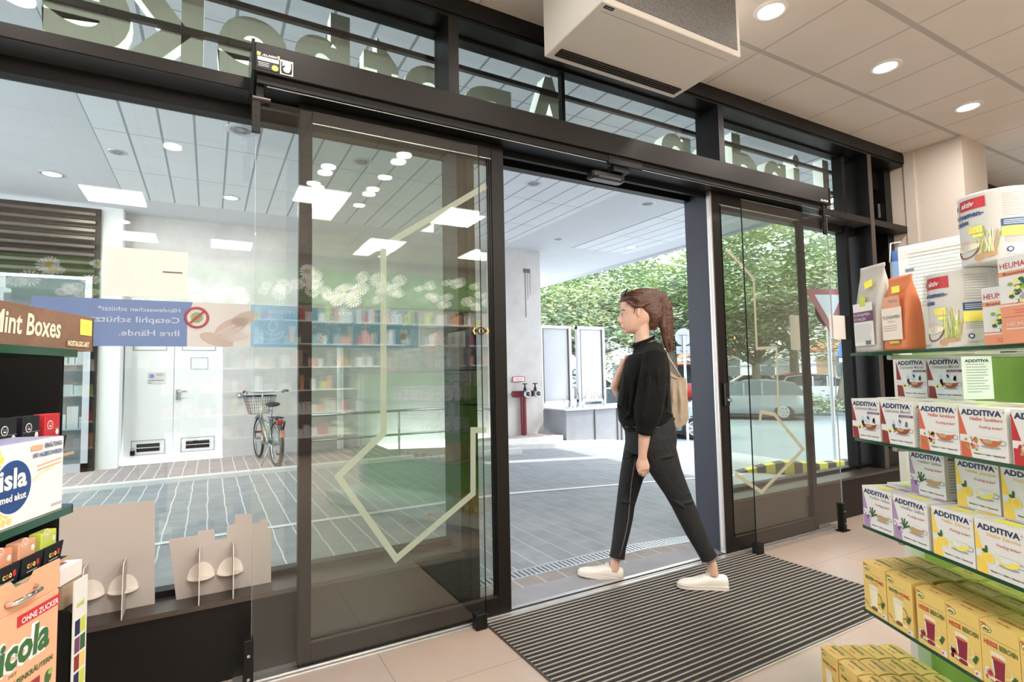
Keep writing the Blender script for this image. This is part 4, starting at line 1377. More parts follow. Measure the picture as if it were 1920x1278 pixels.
def car(label, name, loc, rz, paint, L=4.0, Wd=1.68, Ht=1.45, kind='hatch', detail=True, plate=None):
    """origin on the ground under the car's middle, nose towards +x"""
    t = thing(name, label, 'car', loc, rz)
    hl = L / 2
    if kind == 'hatch':
        st = [(-1.0, .30, .62, .62, .70), (-.985, .22, .78, .80, .86), (-.93, .20, .90, 1.02, .96), (-.80, .19, .92, 1.36, .99), (-.62, .18, .93, 1.43, 1), (-.30, .17, .92, Ht, 1), (.05, .17, .91, Ht - .03, 1), (.30, .17, .90, 1.22, 1), (.50, .18, .88, .96, .99), (.75, .19, .80, .84, .97), (.92, .22, .68, .72, .90), (.985, .26, .58, .60, .80), (1.0, .32, .50, .50, .74)]
    elif kind == 'van':
        st = [(-1.0, .35, .9, .9, .9), (-.98, .28, 1.05, 1.8, .95), (-.9, .25, 1.1, Ht, .98), (.3, .25, 1.08, Ht, .99), (.55, .25, 1.05, Ht - .1, .99), (.72, .25, 1.0, 1.15, .98), (.9, .28, .85, .95, .95), (.99, .32, .7, .72, .85), (1.0, .4, .6, .6, .8)]
    else:
        st = [(-1.0, .32, .6, .6, .75), (-.97, .24, .85, .88, .90), (-.75, .20, .90, .95, .97), (-.55, .19, .92, 1.15, 1), (-.30, .18, .92, Ht, 1), (.10, .17, .91, Ht, 1), (.40, .17, .90, 1.0, 1), (.70, .19, .82, .86, .97), (.93, .22, .68, .72, .90), (1.0, .32, .5, .5, .75)]
    hw = Wd / 2
    vs, n = [], 12
    for (x, zb, zl, zt, k) in st:
        w_ = hw * k
        rw = w_ - .16 * max(0, (zt - zl)) / .5
        zt_ = max(zt, zl + .01)
        half = [(w_ * .80, zb), (w_ * .97, zb + .10), (w_, (zb + zl) / 2), (w_ * .97, zl), (rw, zl + (zt_ - zl) * .93), (rw * .86, zt_)]
        ring = half + [(-a, b) for a, b in reversed(half)]
        vs += [V(x * hl, a, b) for a, b in ring]
    body, gl = MB(), MB()
    bf, gf = [], []
    for i in range(len(st) - 1):
        tall = (st[i][3] - st[i][2] > .25) and (st[i + 1][3] - st[i + 1][2] > .25)
        semi = (st[i][3] - st[i][2] > .25) != (st[i + 1][3] - st[i + 1][2] > .25)
        for j in range(n):
            k = (j + 1) % n
            f = (i * n + j, i * n + k, (i + 1) * n + k, (i + 1) * n + j)
            if j in (3, 7) and tall:
                gf.append(f)
            elif j in (3, 4, 5, 6, 7) and semi:
                gf.append(f)
            else:
                bf.append(f)
    bf.append(tuple(range(n - 1, -1, -1))); bf.append(tuple((len(st) - 1) * n + j for j in range(n)))
    body.add(vs, bf, paint, True)
    body.build('body', t)
    gl.add(vs, gf, 'car_glass', True)
    gl.build('windows', t)
    m = MB()
    for sx in (-.28, .02, .30) if kind != 'van' else (-.5, -.1, .3):
        for s_ in (-1, 1):
            m.box(sx * hl - .03, sx * hl + .03, s_ * (hw - .10) - .07, s_ * (hw - .10) + .07, .90, Ht - .12, paint)
    m.build('pillars', t)
    for xw in (-.60, .62):
        for s_ in (-1, 1):
            w = MB()
            c_ = V(xw * hl, s_ * (hw - .17), .31)
            w.lathe(c_ - V(0, s_ * .02, 0), [(.20, .0), (.30, .0), (.315, .03), (.315, .15), (.30, .18), (.21, .185), (.19, .17)], 'rubber', 28, (0, s_, 0))
            w.lathe(c_, [(.19, .15), (.02, .16), (.0, .16)], 'p_grey', 28, (0, s_, 0))
            for q in range(7):
                a = 2 * PI * q / 7
                d = V(math.cos(a), 0, math.sin(a)); p_ = V(-math.sin(a), 0, math.cos(a)); o_ = c_ + V(0, s_ * .165, 0)
                w.prism([o_ + p_ * .03, o_ + d * .19 + p_ * .022, o_ + d * .19 - p_ * .022, o_ - p_ * .03], V(0, s_ * .012, 0), 'alu')
            w.torus(c_ + V(0, s_ * .165, 0), (0, 1, 0), .19, .014, 'alu', 28, 6)
            w.build('wheel', t)
            a_ = MB(); a_.torus(c_ + V(0, s_ * .12, .0), (0, 1, 0), .335, .035, 'p_black', 24, 6, 0, 2 * PI); a_.build('wheel_arch', t)
    m = MB(); m.box(-hl + .1, hl - .1, -hw + .1, hw - .1, .16, .30, 'p_black'); m.build('underside', t)
    if detail:
        for s_ in (-1, 1):
            m = MB(); m.ball((hl - .13, s_ * (hw - .28), .64), .14, 'chrome', 12, 8, (.7, 1.1, .5)); m.build('headlamp', t)
            m = MB(); m.ball((-hl + .10, s_ * (hw - .20), .86), .12, 'red', 12, 8, (.6, .8, .8)); m.cyl((-hl + .02, s_ * (hw - .22), .86), (-1, 0, 0), .035, .03, 'white', 12); m.build('tail_lamp', t)
            m = MB(); m.ball((.30 * hl, s_ * (hw + .06), .98), .09, paint, 10, 6, (.7, 1, .7)); m.build('mirror', t)
        m = MB(); m.bbox(hl - .03, hl + .012, -.30, .30, .60, .68, 'p_black', .005); m.bbox(hl - .06, hl + .006, -.6, .6, .28, .36, 'p_black', .01); m.build('grille', t)
        m = MB(); m.box(hl + .0, hl + .016, -.26, .26, .42, .53, 'white')
        if plate:
            m.text(plate, (hl + .018, -.24, .435), (0, 1, 0), (0, 0, 1), 'p_black', w=.48, h=.11, bold=.02)
        m.build('number_plate', t)
        m = MB(); m.box(-hl - .012, -hl + .02, -.26, .26, .60, .71, 'white'); m.build('number_plate', t)
    return t


def head_to(d):
    return math.atan2(d.y, d.x)


hd = V(.60, -.80, 0).normalized()
wpt = atz(1305, 824, -.65)
sd = V(-hd.y, hd.x, 0)          # left of heading
ctr = wpt - hd * (.62 * 2.0) + sd * .75
car('pale green hatchback parked behind the woman, its nose pointing right', 'car', (ctr.x, ctr.y, -.65), head_to(hd), 'car_green', plate='B EC 12')
hd2 = V(-.55, .83, 0).normalized()
wpt = atz(1470, 788, -.65); sd = V(-hd2.y, hd2.x, 0)
ctr = wpt + hd2 * (.60 * 2.1) - sd * .75
car('silver grey hatchback driving left, seen through the right door glass', 'car', (ctr.x, ctr.y, -.65), head_to(hd2), 'car_silver', L=4.2, Wd=1.75, Ht=1.5)
for (u, w, hdir, paint, kind, lab, L, Ht) in [
    (1297, 29.5, (.9, -.5), 'car_red', 'van', 'red van behind the pale green hatchback', 4.8, 2.1),
    (1075, 21, (.75, -.65), 'car_white', 'sedan', 'white car hidden behind the notice boards', 4.6, 1.42),
    (1118, 29, (.5, -.85), 'car_dark', 'sedan', 'dark car left of the woman beyond the notice boards', 4.5, 1.45),
    (1545, 26, (.6, -.8), 'car_white', 'hatch', 'pale car near the tree beyond the yield sign', 4.0, 1.5),
    (1505, 33, (.9, -.4), 'car_red', 'hatch', 'small red car beyond the tree trunk at right', 4.0, 1.5),
    (1420, 29, (.9, -.45), 'car_silver', 'sedan', 'grey parked car farther back above the silver hatchback', 4.4, 1.45),
    (1350, 34, (.9, -.45), 'car_dark', 'sedan', 'dark parked car farther back beside the right door stile', 4.4, 1.45)]:
    p = atw(u, 700, w)
    car(lab, 'car', (p.x, p.y, -.65 if w < 24.6 else -.53), head_to(V(*hdir, 0)), paint, L=L, Ht=Ht, kind=kind, detail=w < 30)


# sign posts
def signpost(u, v, zg, h, label, name):
    p = atz(u, v, zg)
    t = thing(name, label, 'road sign', (p.x, p.y, zg))
    m = MB(); m.cyl((0, 0, 0), (0, 0, 1), .032, h, 'zinc', 14); m.build('post', t)
    return t, p


t, p = signpost(1290, 828, -.6, 2.75, 'round road sign seen from behind on a grey post beside the tote bag', 'road_sign')
t.rotation_euler = (0, 0, math.radians(-28))
m = MB(); m.cyl((0, .03, 2.72), (0, 1, 0), .22, .004, 'sign_grey', 32); m.torus((0, .032, 2.72), (0, 1, 0), .22, .006, 'sign_grey', 32, 6); m.box(-.12, .12, .0, .03, 2.78, 2.80, 'steel'); m.build('sign_disc', t)
m = MB(); m.box(-.20, .22, .03, .034, 2.28, 2.48, 'sign_grey'); m.box(-.10, .10, .0, .03, 2.37, 2.39, 'steel'); m.build('plate', t)
t, p = signpost(1567, 868, -.42, 3.0, 'triangular yield sign on a pole seen through the right window', 'yield_sign')
w_ = (p - CP).dot(CF)
ang = math.radians(-20)
t.rotation_euler = (0, 0, ang)
cz = (aty(1553, 570, p.y).z) + .42
mat('sign_white', (.40, .43, .45), .4)
def tri(mb, r, y, th, mm, cz):
    pts = [V(r * math.sin(a), y, cz + r * math.cos(a)) for a in (math.radians(60), math.radians(180), math.radians(300))]
    mb.prism(pts, V(0, th, 0), mm)
m = MB(); tri(m, .52, -.045, .006, 'sign_red', cz); tri(m, .32, -.049, .004, 'sign_white', cz); m.build('sign_plate', t)
m = MB(); m.cyl((.12, .04, cz - .1), (0, 1, 0), .33, .004, 'p_black', 28); m.build('round_sign_behind', t)
t, p = signpost(1592, 830, -.62, 3.0, 'blue parking sign on a thin post at the right window edge', 'parking_sign')
cz = aty(1592, 656, p.y).z + .62
t.rotation_euler = (0, 0, math.radians(-25))
m = MB(); m.box(-.16, .16, -.04, -.035, cz - .16, cz + .16, 'sign_blue'); m.text('P', (-.10, -.042, cz - .12), X_, Z_, 'white', h=.34, bold=.03); m.build('sign_plate', t)
m = MB(); m.box(-.16, .16, -.04, -.035, cz - .30, cz - .20, 'white'); m.build('plate', t)
# wall edge lamp in the canopy: overhead street lamp arm
t = thing('street_lamp', 'slim street lamp arm reaching out in front of the tree canopy', 'street lamp', (0, 0, 0))
a, b = atw(1345, 512, 14), atw(1250, 492, 14)
m = MB(); m.tube([a, b], .02, 'zinc', 8); m.tube([a, V(a.x, a.y, -.6)], .04, 'zinc', 8); m.build('arm', t)
m = MB(); m.ball(b, .10, 'white', 12, 8, (2.0, 1, .5)); m.build('lantern', t)

# ---------------------------------------------------------------- trees
def tree(label, u, v, zg, h, crown, cr0, trunk_r, seed, lean=(0, 0), nleaf=5200, pal=('leaf_light', 'leaf_mid', 'leaf_blue', 'leaf_pale'), bark='bark', ls=.13):
    rnd = random.Random(seed)
    cr = cr0
    p = atw(u, 700, v)
    t = thing('tree', label, 'tree', (p.x, p.y, zg))
    m = MB()
    top = V(lean[0], lean[1], h)
    pts = [V(0, 0, 0), V(lean[0] * .3, lean[1] * .3, h * .35), V(lean[0] * .7, lean[1] * .7, h * .7), top]
    m.tube(pts, [trunk_r * 1.25, trunk_r, trunk_r * .85, trunk_r * .7], bark, 10)
    m.build('trunk', t)
    cc = V(lean[0], lean[1], crown)
    ends = []
    m = MB()
    for i in range(13):
        a = 2 * PI * i / 13 + rnd.uniform(-.2, .2)
        el = rnd.uniform(.15, 1.15)
        d = V(math.cos(a) * math.cos(el), math.sin(a) * math.cos(el), math.sin(el))
        e = top + d * cr * rnd.uniform(.75, 1.0)
        mid = top.lerp(e, .5) + V(rnd.uniform(-.3, .3), rnd.uniform(-.3, .3), rnd.uniform(-.1, .5))
        m.tube([top - V(0, 0, .2), mid, e], [trunk_r * .5, trunk_r * .28, .02], bark, 6)
        ends += [mid.lerp(e, .5), e]
        for q in range(3):
            e2 = mid + V(rnd.uniform(-1, 1), rnd.uniform(-1, 1), rnd.uniform(-.2, 1)) * cr * .45
            m.tube([mid, mid.lerp(e2, .5) + V(0, 0, .15), e2], [trunk_r * .22, trunk_r * .14, .012], bark, 5)
            ends.append(e2)
    m.build('branches', t)
    # foliage in flat layered sprays round the branch ends
    f = MB()
    ids = [f.mi(x) for x in pal]
    nb = 110
    blobs = []
    for i in range(nb):
        if i < len(ends) and rnd.random() < .9:
            c_ = ends[i].copy()
        else:
            d = V(rnd.gauss(0, 1), rnd.gauss(0, 1), rnd.gauss(0, .8)).normalized() * cr * rnd.uniform(.55, 1.0)
            c_ = cc + V(d.x, d.y, d.z * 1.05)
        blobs.append((c_, rnd.uniform(.5, 1.05) * cr * .30, rnd.choices(range(4), (4, 4, 2, 3))[0]))
    per = nleaf // nb
    for c_, r, kd in blobs:
        for q in range(per):
            d = V(rnd.gauss(0, .5), rnd.gauss(0, .5), rnd.gauss(0, .26)) * r
            o_ = c_ + d
            a = rnd.uniform(0, 2 * PI); tl = rnd.uniform(-.5, .5); tl2 = rnd.uniform(-.5, .5)
            ex = V(math.cos(a), math.sin(a), tl) * ls * rnd.uniform(.6, 1.3)
            ey = V(-math.sin(a), math.cos(a), tl2) * ls * rnd.uniform(.35, .7)
            b = len(f.v)
            f.v += [tuple(o_ - ex), tuple(o_ - ey), tuple(o_ + ex), tuple(o_ + ey)]
            f.f.append((b, b + 1, b + 2, b + 3)); f.sm.append(False)
            f.m.append(ids[kd if rnd.random() < .75 else rnd.randrange(4)])
    f.build('foliage', t)
    return t


tree('tree whose crown rises behind the notice boards and the concrete column', 1095, 24, -.53, 2.6, 5.9, 4.0, .20, 1, nleaf=11000)
tree('tree behind the woman with bare branches showing in its crown', 1262, 27, -.53, 3.0, 6.6, 4.4, .28, 2, nleaf=12000)
tree('slender forked tree beside the right door jamb', 1328, 34, -.53, 2.6, 7.2, 4.4, .17, 3, nleaf=11000, bark='bark_light')
tree('forked tree seen through the middle of the right door leaf', 1418, 27, -.53, 2.2, 6.6, 4.4, .24, 4, nleaf=12000, bark='bark_light')
tree('thick leaning tree trunk standing behind the yield sign', 1583, 23, -.53, 3.2, 6.6, 4.6, .34, 5, lean=(.5, -.3), nleaf=12000, bark='bark_light')
tree('tree beyond the side window at the far right', 1880, 24, -.53, 2.8, 7.0, 5.0, .3, 6, nleaf=9000)
tree('farther tree filling the gap left of the column edge', 1010, 36, -.53, 3.6, 7.0, 6.4, .3, 8, nleaf=12000, ls=.2)
tree('farther tree between the woman and the door jamb', 1195, 38, -.53, 3.6, 9.0, 7.0, .3, 9, nleaf=15000, ls=.2)
tree('farther tree behind the forked trees at right', 1490, 36, -.53, 3.6, 9.0, 6.8, .3, 10, nleaf=13000, ls=.2)
t = thing('low_shrub', 'small ragged shrub at the foot of the thick leaning trunk', 'shrub', tuple(atz(1548, 772, -.53)))
m = MB()
for i in range(260):
    o_ = V(random.gauss(0, .35), random.gauss(0, .35), abs(random.gauss(.2, .25)))
    a = random.uniform(0, 6.28); ex = V(math.cos(a), math.sin(a), random.uniform(-.6, .6)) * .09; ey = V(-math.sin(a), math.cos(a), random.uniform(-.6, .6)) * .05
    m.poly([o_ - ex, o_ - ey, o_ + ex, o_ + ey], random.choice(['leaf_mid', 'leaf_light', 'leaf_blue']))
m.build('foliage', t)

# ---------------------------------------------------------------- building across the street
t = thing('building', 'pale building across the street with shop front and orange awning', 'building', (44, 0, -.53))
m = MB(); m.box(0, 12, -20, 120, 0, 16, 'ext_white'); m.build('wall', t)
m = MB()
for z in (.9, 2.0, 3.15, 6.2, 9.2, 12.2):
    m.box(-.14, 0, -20, 120, z, z + (.12 if z < 3 else .3), 'p_grey' if z < 3 else 'ext_white')
m.build('ledge', t)
for i in range(22):
    y = -6 + i * 4.2
    for z in (4.0, 7.2, 10.2):
        w = MB(); w.box(-.03, .02, y, y + 1.3, z, z + 1.7, 'white'); w.box(-.05, -.02, y + .08, y + 1.22, z + .08, z + 1.62, 'car_glass'); w.box(-.06, -.03, y + .62, y + .68, z + .08, z + 1.62, 'white'); w.build('window', t)
for i in range(14):
    y = 8 + i * 5.2
    w = MB(); w.box(-.05, .02, y, y + 3.2, .5, 2.8, 'white'); w.box(-.07, -.04, y + .1, y + 1.5, .6, 2.7, 'car_glass' if i % 2 else 'concrete'); w.box(-.07, -.04, y + 1.7, y + 3.1, .6, 2.7, 'car_glass' if i % 3 else 'p_tan'); w.build('shop_front', t)
for (y0, y1) in ((34, 47), (16, 27)):
    m = MB(); m.prism([V(0, y0, 4.0), V(-1.6, y0, 3.3), V(-1.6, y0, 3.0), V(0, y0, 3.2)], V(0, y1 - y0, 0), 'p_orange'); m.build('awning', t)
# ================================================================ RIGHT SHELF UNIT
_p4 = atw(1622, 986, 1.6)
RO = V(_p4.x, _p4.y, 0)
_d = ray(910, 708)
RX = -V(_d.x, _d.y, 0).normalized()
RY = V(-RX.y, RX.x, 0)
RRZ = math.atan2(RX.y, RX.x)


def rp(x, y, z):
    return RO + RX * x + RY * y + V(0, 0, z)


NX, NZ = V(1, 0, 0), V(0, 0, 1)
SH = [1.292, 1.036, .780, .532]
t = thing('shelf_unit', 'tall retail shelf unit with green back panel and glass shelves at right', 'shelf', rp(0, 0, 0), RRZ)
m = MB(); m.box(-.415, 1.6, .52, .545, .0, 1.275, 'green_panel'); m.build('back_panel', t)
m = MB(); m.box(-.45, -.415, .47, .55, 0, 1.275, 'white_metal'); m.build('upright', t)
m = MB(); m.box(1.6, 1.635, .47, .55, 0, 1.275, 'white_metal'); m.build('upright', t)
for z, x0, y0 in zip(SH, (-.02, -.022, -.008, -.028), (0, 0, 0, 0)):
    m = MB(); m.bbox(x0, 1.6, y0 + .002, .50, z - .008, z, 'shelf_glass', .001)
    m.box(x0 - .0005, 1.6, y0, y0 + .002, z - .009, z, 'glass_edge'); m.box(x0 - .002, x0, y0, .50, z - .009, z, 'glass_edge'); m.build('shelf', t)
    m = MB(); m.bbox(.1, .115, .02, .52, z - .024, z - .010, 'steel', .002); m.build('bracket', t)
for z in (.985, .50):
    m = MB(); m.box(-.41, 1.6, .505, .52, z - .02, z, 'black'); m.build('rail_slot', t)
m = MB(); m.box(-.36, 1.6, .04, .52, 0.02, .128, 'white_metal'); m.build('plinth', t)


def decal(mb, pts, mm, ly=1, y=0.0):
    mb.add([V(x, y - .00022 * ly, z) for x, z in pts], [tuple(range(len(pts) - 1, -1, -1))] if False else [tuple(range(len(pts)))], mm)


def dcirc(mb, cx, cz, rx, rz, mm, ly=1, a0=0, a1=2 * PI, n=18, y=0.0):
    decal(mb, [(cx + rx * math.cos(a0 + (a1 - a0) * i / n), cz + rz * math.sin(a0 + (a1 - a0) * i / n)) for i in range(n if abs(a1 - a0 - 2 * PI) < 1e-3 else n + 1)], mm, ly, y)


def dline(mb, pts, w, mm, ly=1, y=0.0):
    for (a, b), (c, d) in zip(pts[:-1], pts[1:]):
        L_ = math.hypot(c - a, d - b) or 1e-6
        nx, nz = -(d - b) / L_ * w / 2, (c - a) / L_ * w / 2
        decal(mb, [(a + nx, b + nz), (a - nx, b - nz), (c - nx, d - nz), (c + nx, d + nz)], mm, ly, y)


def dtext(mb, s, x, z, mm, w=None, h=None, bold=.0, ly=3, align='L', shear=0.0, y=0.0):
    mb.text(s, V(x, y - .00022 * ly, z), NX, NZ, mm, w=w, h=h, bold=bold, align=align, shear=shear)


def additiva(kind):
    sub, c1, csub, tea, fl = {
        'mandel': ('Gebrannte Mandel', 'p_dark_red', 'p_grey', 'p_tea', False),
        'sanddorn': ('Heißer Sanddorn', 'p_orange_red', 'p_orange_red', 'p_tea2', True),
        'salbei': ('Heißer Salbei', 'p_purple', 'p_grey', 'p_tan', True),
        'zitrone': ('Heiße Zitrone', 'p_yellow', 'p_gold', 'p_lemon', True),
        'holunder': ('Heißer Holunder', 'p_red', 'p_red', 'p_berry', True)}[kind]
    W_, D_, H_ = .1165, .088, .118
    m = MB()
    m.bbox(0, W_, 0, D_, 0, H_, 'p_white', .0006)
    decal(m, [(.0008, .112), (.0008, .052), (.020, .052)], c1)
    decal(m, [(.001, .112), (.001, .111), (.004, .111)], c1)
    decal(m, [(.002, .0), (.030, .0), (.024, .034), (.002, .036)], c1)
    # soft picture: frosty background, cup, saucer, ingredients
    if kind == 'mandel':
        for i in range(9):
            x_ = random.uniform(.03, .10); dcirc(m, x_, random.uniform(.035, .075), .007, .012, random.choice(['p_light', 'p_sky']), 1)
        decal(m, [(.066, .076), (.1163, .076), (.1163, .082), (.069, .082)], 'p_plum', 2)
        dtext(m, 'mit Vanille', .073, .0775, 'p_white', w=.035, h=.005)
    cx, cz = .078, .046
    dcirc(m, cx, cz - .016, .034, .006, 'p_light', 2); dcirc(m, cx, cz - .016, .024, .0038, 'p_grey', 3)
    dcirc(m, cx, cz + .002, .026, .018, tea, 4, PI, 2 * PI, 14)
    dcirc(m, cx, cz + .002, .026, .003, 'p_light', 5); dline(m, [(cx + .025, cz + .001), (cx + .036, cz - .001), (cx + .035, cz - .008), (cx + .021, cz - .010)], .0016, 'p_grey', 5)
    dline(m, [(cx - .028, cz + .006), (cx + .028, cz + .007)], .0006, 'p_light', 5)
    dcirc(m, cx - .006, cz - .004, .012, .005, 'p_light' if kind in ('zitrone',) else 'p_tan', 6)
    if kind == 'zitrone':
        dcirc(m, .034, .038, .012, .012, 'p_lemon', 4); dcirc(m, .034, .038, .009, .009, 'p_yellow', 5); dcirc(m, .022, .040, .008, .008, 'p_yellow', 3)
        dcirc(m, .024, .052, .007, .004, 'p_dkgreen', 6); dcirc(m, .028, .058, .003, .007, 'p_dkgreen', 6)
    elif kind == 'salbei':
        for a in (.4, .9, 1.4, 1.9):
            dline(m, [(.038, .036), (.038 + .022 * math.cos(a), .036 + .026 * math.sin(a))], .004, 'p_dkgreen', 6)
        for i in range(14):
            dcirc(m, random.uniform(.006, .034), random.uniform(.022, .046), .003, .003, random.choice(['p_purple', 'p_plum', 'p_lav']), 4, n=8)
    elif kind == 'mandel':
        for a in (.5, 1.0, 2.4, 2.9):
            dcirc(m, .038 + .010 * math.cos(a), .032 + .010 * math.sin(a), .005, .0025, 'p_lemon', 6, n=10)
        dcirc(m, .034, .034, .003, .003, 'p_black', 7, n=8)
    else:
        for i in range(20):
            dcirc(m, random.uniform(.014, .046), random.uniform(.020, .046), .0035, .0035, random.choice(['p_orange_red', 'p_red', 'p_salmon', 'p_green']), 4, n=8)
    dtext(m, 'ADDITIVA', .009, .0985, 'p_navy', w=.100, h=.0175, bold=.035)
    dtext(m, '®', .110, .106, 'p_navy', h=.006)
    dtext(m, sub, .016 if kind == 'mandel' else .030, .0865, csub, w=.092 if kind == 'mandel' else .078, h=.0135 if kind == 'mandel' else .0115, bold=.012, shear=.2 if kind == 'mandel' else 0)
    if fl:
        dtext(m, 'Fruchtig lecker!', .052, .070, 'p_red', w=.054, h=.009, shear=.3)
    dtext(m, 'Vitamin C + Zink + Vitamin D3', .034, .010, 'p_black', w=.076, h=.0048, bold=.03)
    # right side of the box with small print
    for i in range(11):
        z = .095 - i * .0075
        m.box(W_, W_ + .0002, .012, .012 + random.uniform(.04, .066), z, z + .0022, 'p_grey')
    m.text('ADDITIVA', V(W_ + .0003, .010, .102), V(0, 1, 0), NZ, 'p_navy', w=.07, h=.011, bold=.035)
    # top print
    m.poly([V(.02, .02, H_ + .0003), V(.085, .02, H_ + .0003), V(.085, .045, H_ + .0003), V(.02, .045, H_ + .0003)], 'p_label' if kind != 'mandel' else 'p_cream')
    m.poly([V(.07, .05, H_ + .0003), V(.11, .05, H_ + .0003), V(.11, .07, H_ + .0003), V(.07, .07, H_ + .0003)], c1)
    m.text('ADDITIVA', V(.02, .052, H_ + .0003), NX, V(0, 1, 0), 'p_navy', w=.045, h=.012, bold=.03)
    return m


PROTO = {}


def place(mesh_key, build_fn, name, label, cat, x, y, z, group, rz=0.0, base=rp, brz=None, group_name=None):
    if mesh_key not in PROTO:
        PROTO[mesh_key] = build_fn().build(name)
        o = PROTO[mesh_key]
        PROTO[mesh_key + '_used'] = True
    else:
        o = PROTO[mesh_key].copy()
        COL.objects.link(o)
        for k in list(o.keys()):
            if k in ('label', 'group'):
                del o[k]
    o.location = base(x, y, z)
    o.rotation_euler = (0, 0, (RRZ if brz is None else brz) + rz)
    tag(o, label, cat, group)
    return o


random.seed(3)
ADD = {'mandel': 'Gebrannte Mandel', 'sanddorn': 'Heißer Sanddorn', 'salbei': 'Heißer Salbei', 'zitrone': 'Heiße Zitrone', 'holunder': 'Heißer Holunder'}
COLR = {'mandel': 'dark red', 'sanddorn': 'orange red', 'salbei': 'purple', 'zitrone': 'yellow', 'holunder': 'red'}


def add_at(kind, x, y, z, lab, group='ADDITIVA drink powder boxes'):
    # no shop or brand names in group and label
    place('add_' + kind, lambda: additiva(kind), 'drink_powder_box', lab, 'box', x, y, z, 'white hot drink powder boxes on the glass shelves')


# second shelf
add_at('mandel', -.030, .0, SH[1], 'white drink box with dark red corner, far left of the second shelf front row')
add_at('mandel', .091, .0, SH[1], 'white drink box with dark red corner, second in the second shelf front row')
add_at('sanddorn', .226, .0, SH[1], 'white drink box with orange red corner, left one of its pair')
add_at('sanddorn', .3445, .0, SH[1], 'white drink box with orange red corner, right one of its pair')
add_at('holunder', .472, .0, SH[1], 'white drink box with red corner cut by the right frame edge, second shelf')
add_at('mandel', -.078, .187, SH[1] + .1185, 'left of two dark red cornered boxes stacked just under the top shelf')
add_at('mandel', .043, .187, SH[1] + .1185, 'right of two dark red cornered boxes stacked just under the top shelf')
for i, (k_, x) in enumerate([('mandel', -.05), ('mandel', .08), ('sanddorn', .21), ('sanddorn', .335), ('holunder', .46)]):
    add_at(k_, x, .098, SH[1], ['back row drink box behind the far left dark red one', 'back row drink box supporting the left stacked box', 'back row drink box supporting the right stacked box', 'back row drink box behind the right orange red one', 'back row drink box behind the red one at the frame edge'][i])
# third shelf
add_at('salbei', -.004, 0, SH[2], 'white drink box with purple corner, far left of the third shelf')
add_at('salbei', .116, 0, SH[2], 'white drink box with purple corner, second on the third shelf')
add_at('zitrone', .246, 0, SH[2], 'white drink box with yellow corner, left one in the third shelf front row')
add_at('zitrone', .366, 0, SH[2], 'white drink box with yellow corner, right one in the third shelf front row')
add_at('zitrone', .486, 0, SH[2], 'white drink box with yellow corner at the right frame edge, third shelf')
add_at('salbei', .100, .068, SH[2] + .1185, 'white drink box with purple corner stacked on top of its row')
add_at('salbei', .082, .160, SH[2] + .1185, 'white drink box with purple corner half hidden at the left of the stacked row')
add_at('zitrone', .247, .070, SH[2] + .1185, 'left of two yellow cornered drink boxes stacked on the third shelf row')
add_at('zitrone', .369, .070, SH[2] + .1185, 'right of two yellow cornered drink boxes stacked on the third shelf row')
for i, x in enumerate([-.03, .09, .215, .34]):
    add_at('salbei' if i < 2 else 'zitrone', x, .098, SH[2], ['back row box behind the far left purple one', 'back row box behind the second purple one', 'back row box behind the left yellow one', 'back row box behind the right yellow one'][i] + ', third shelf')


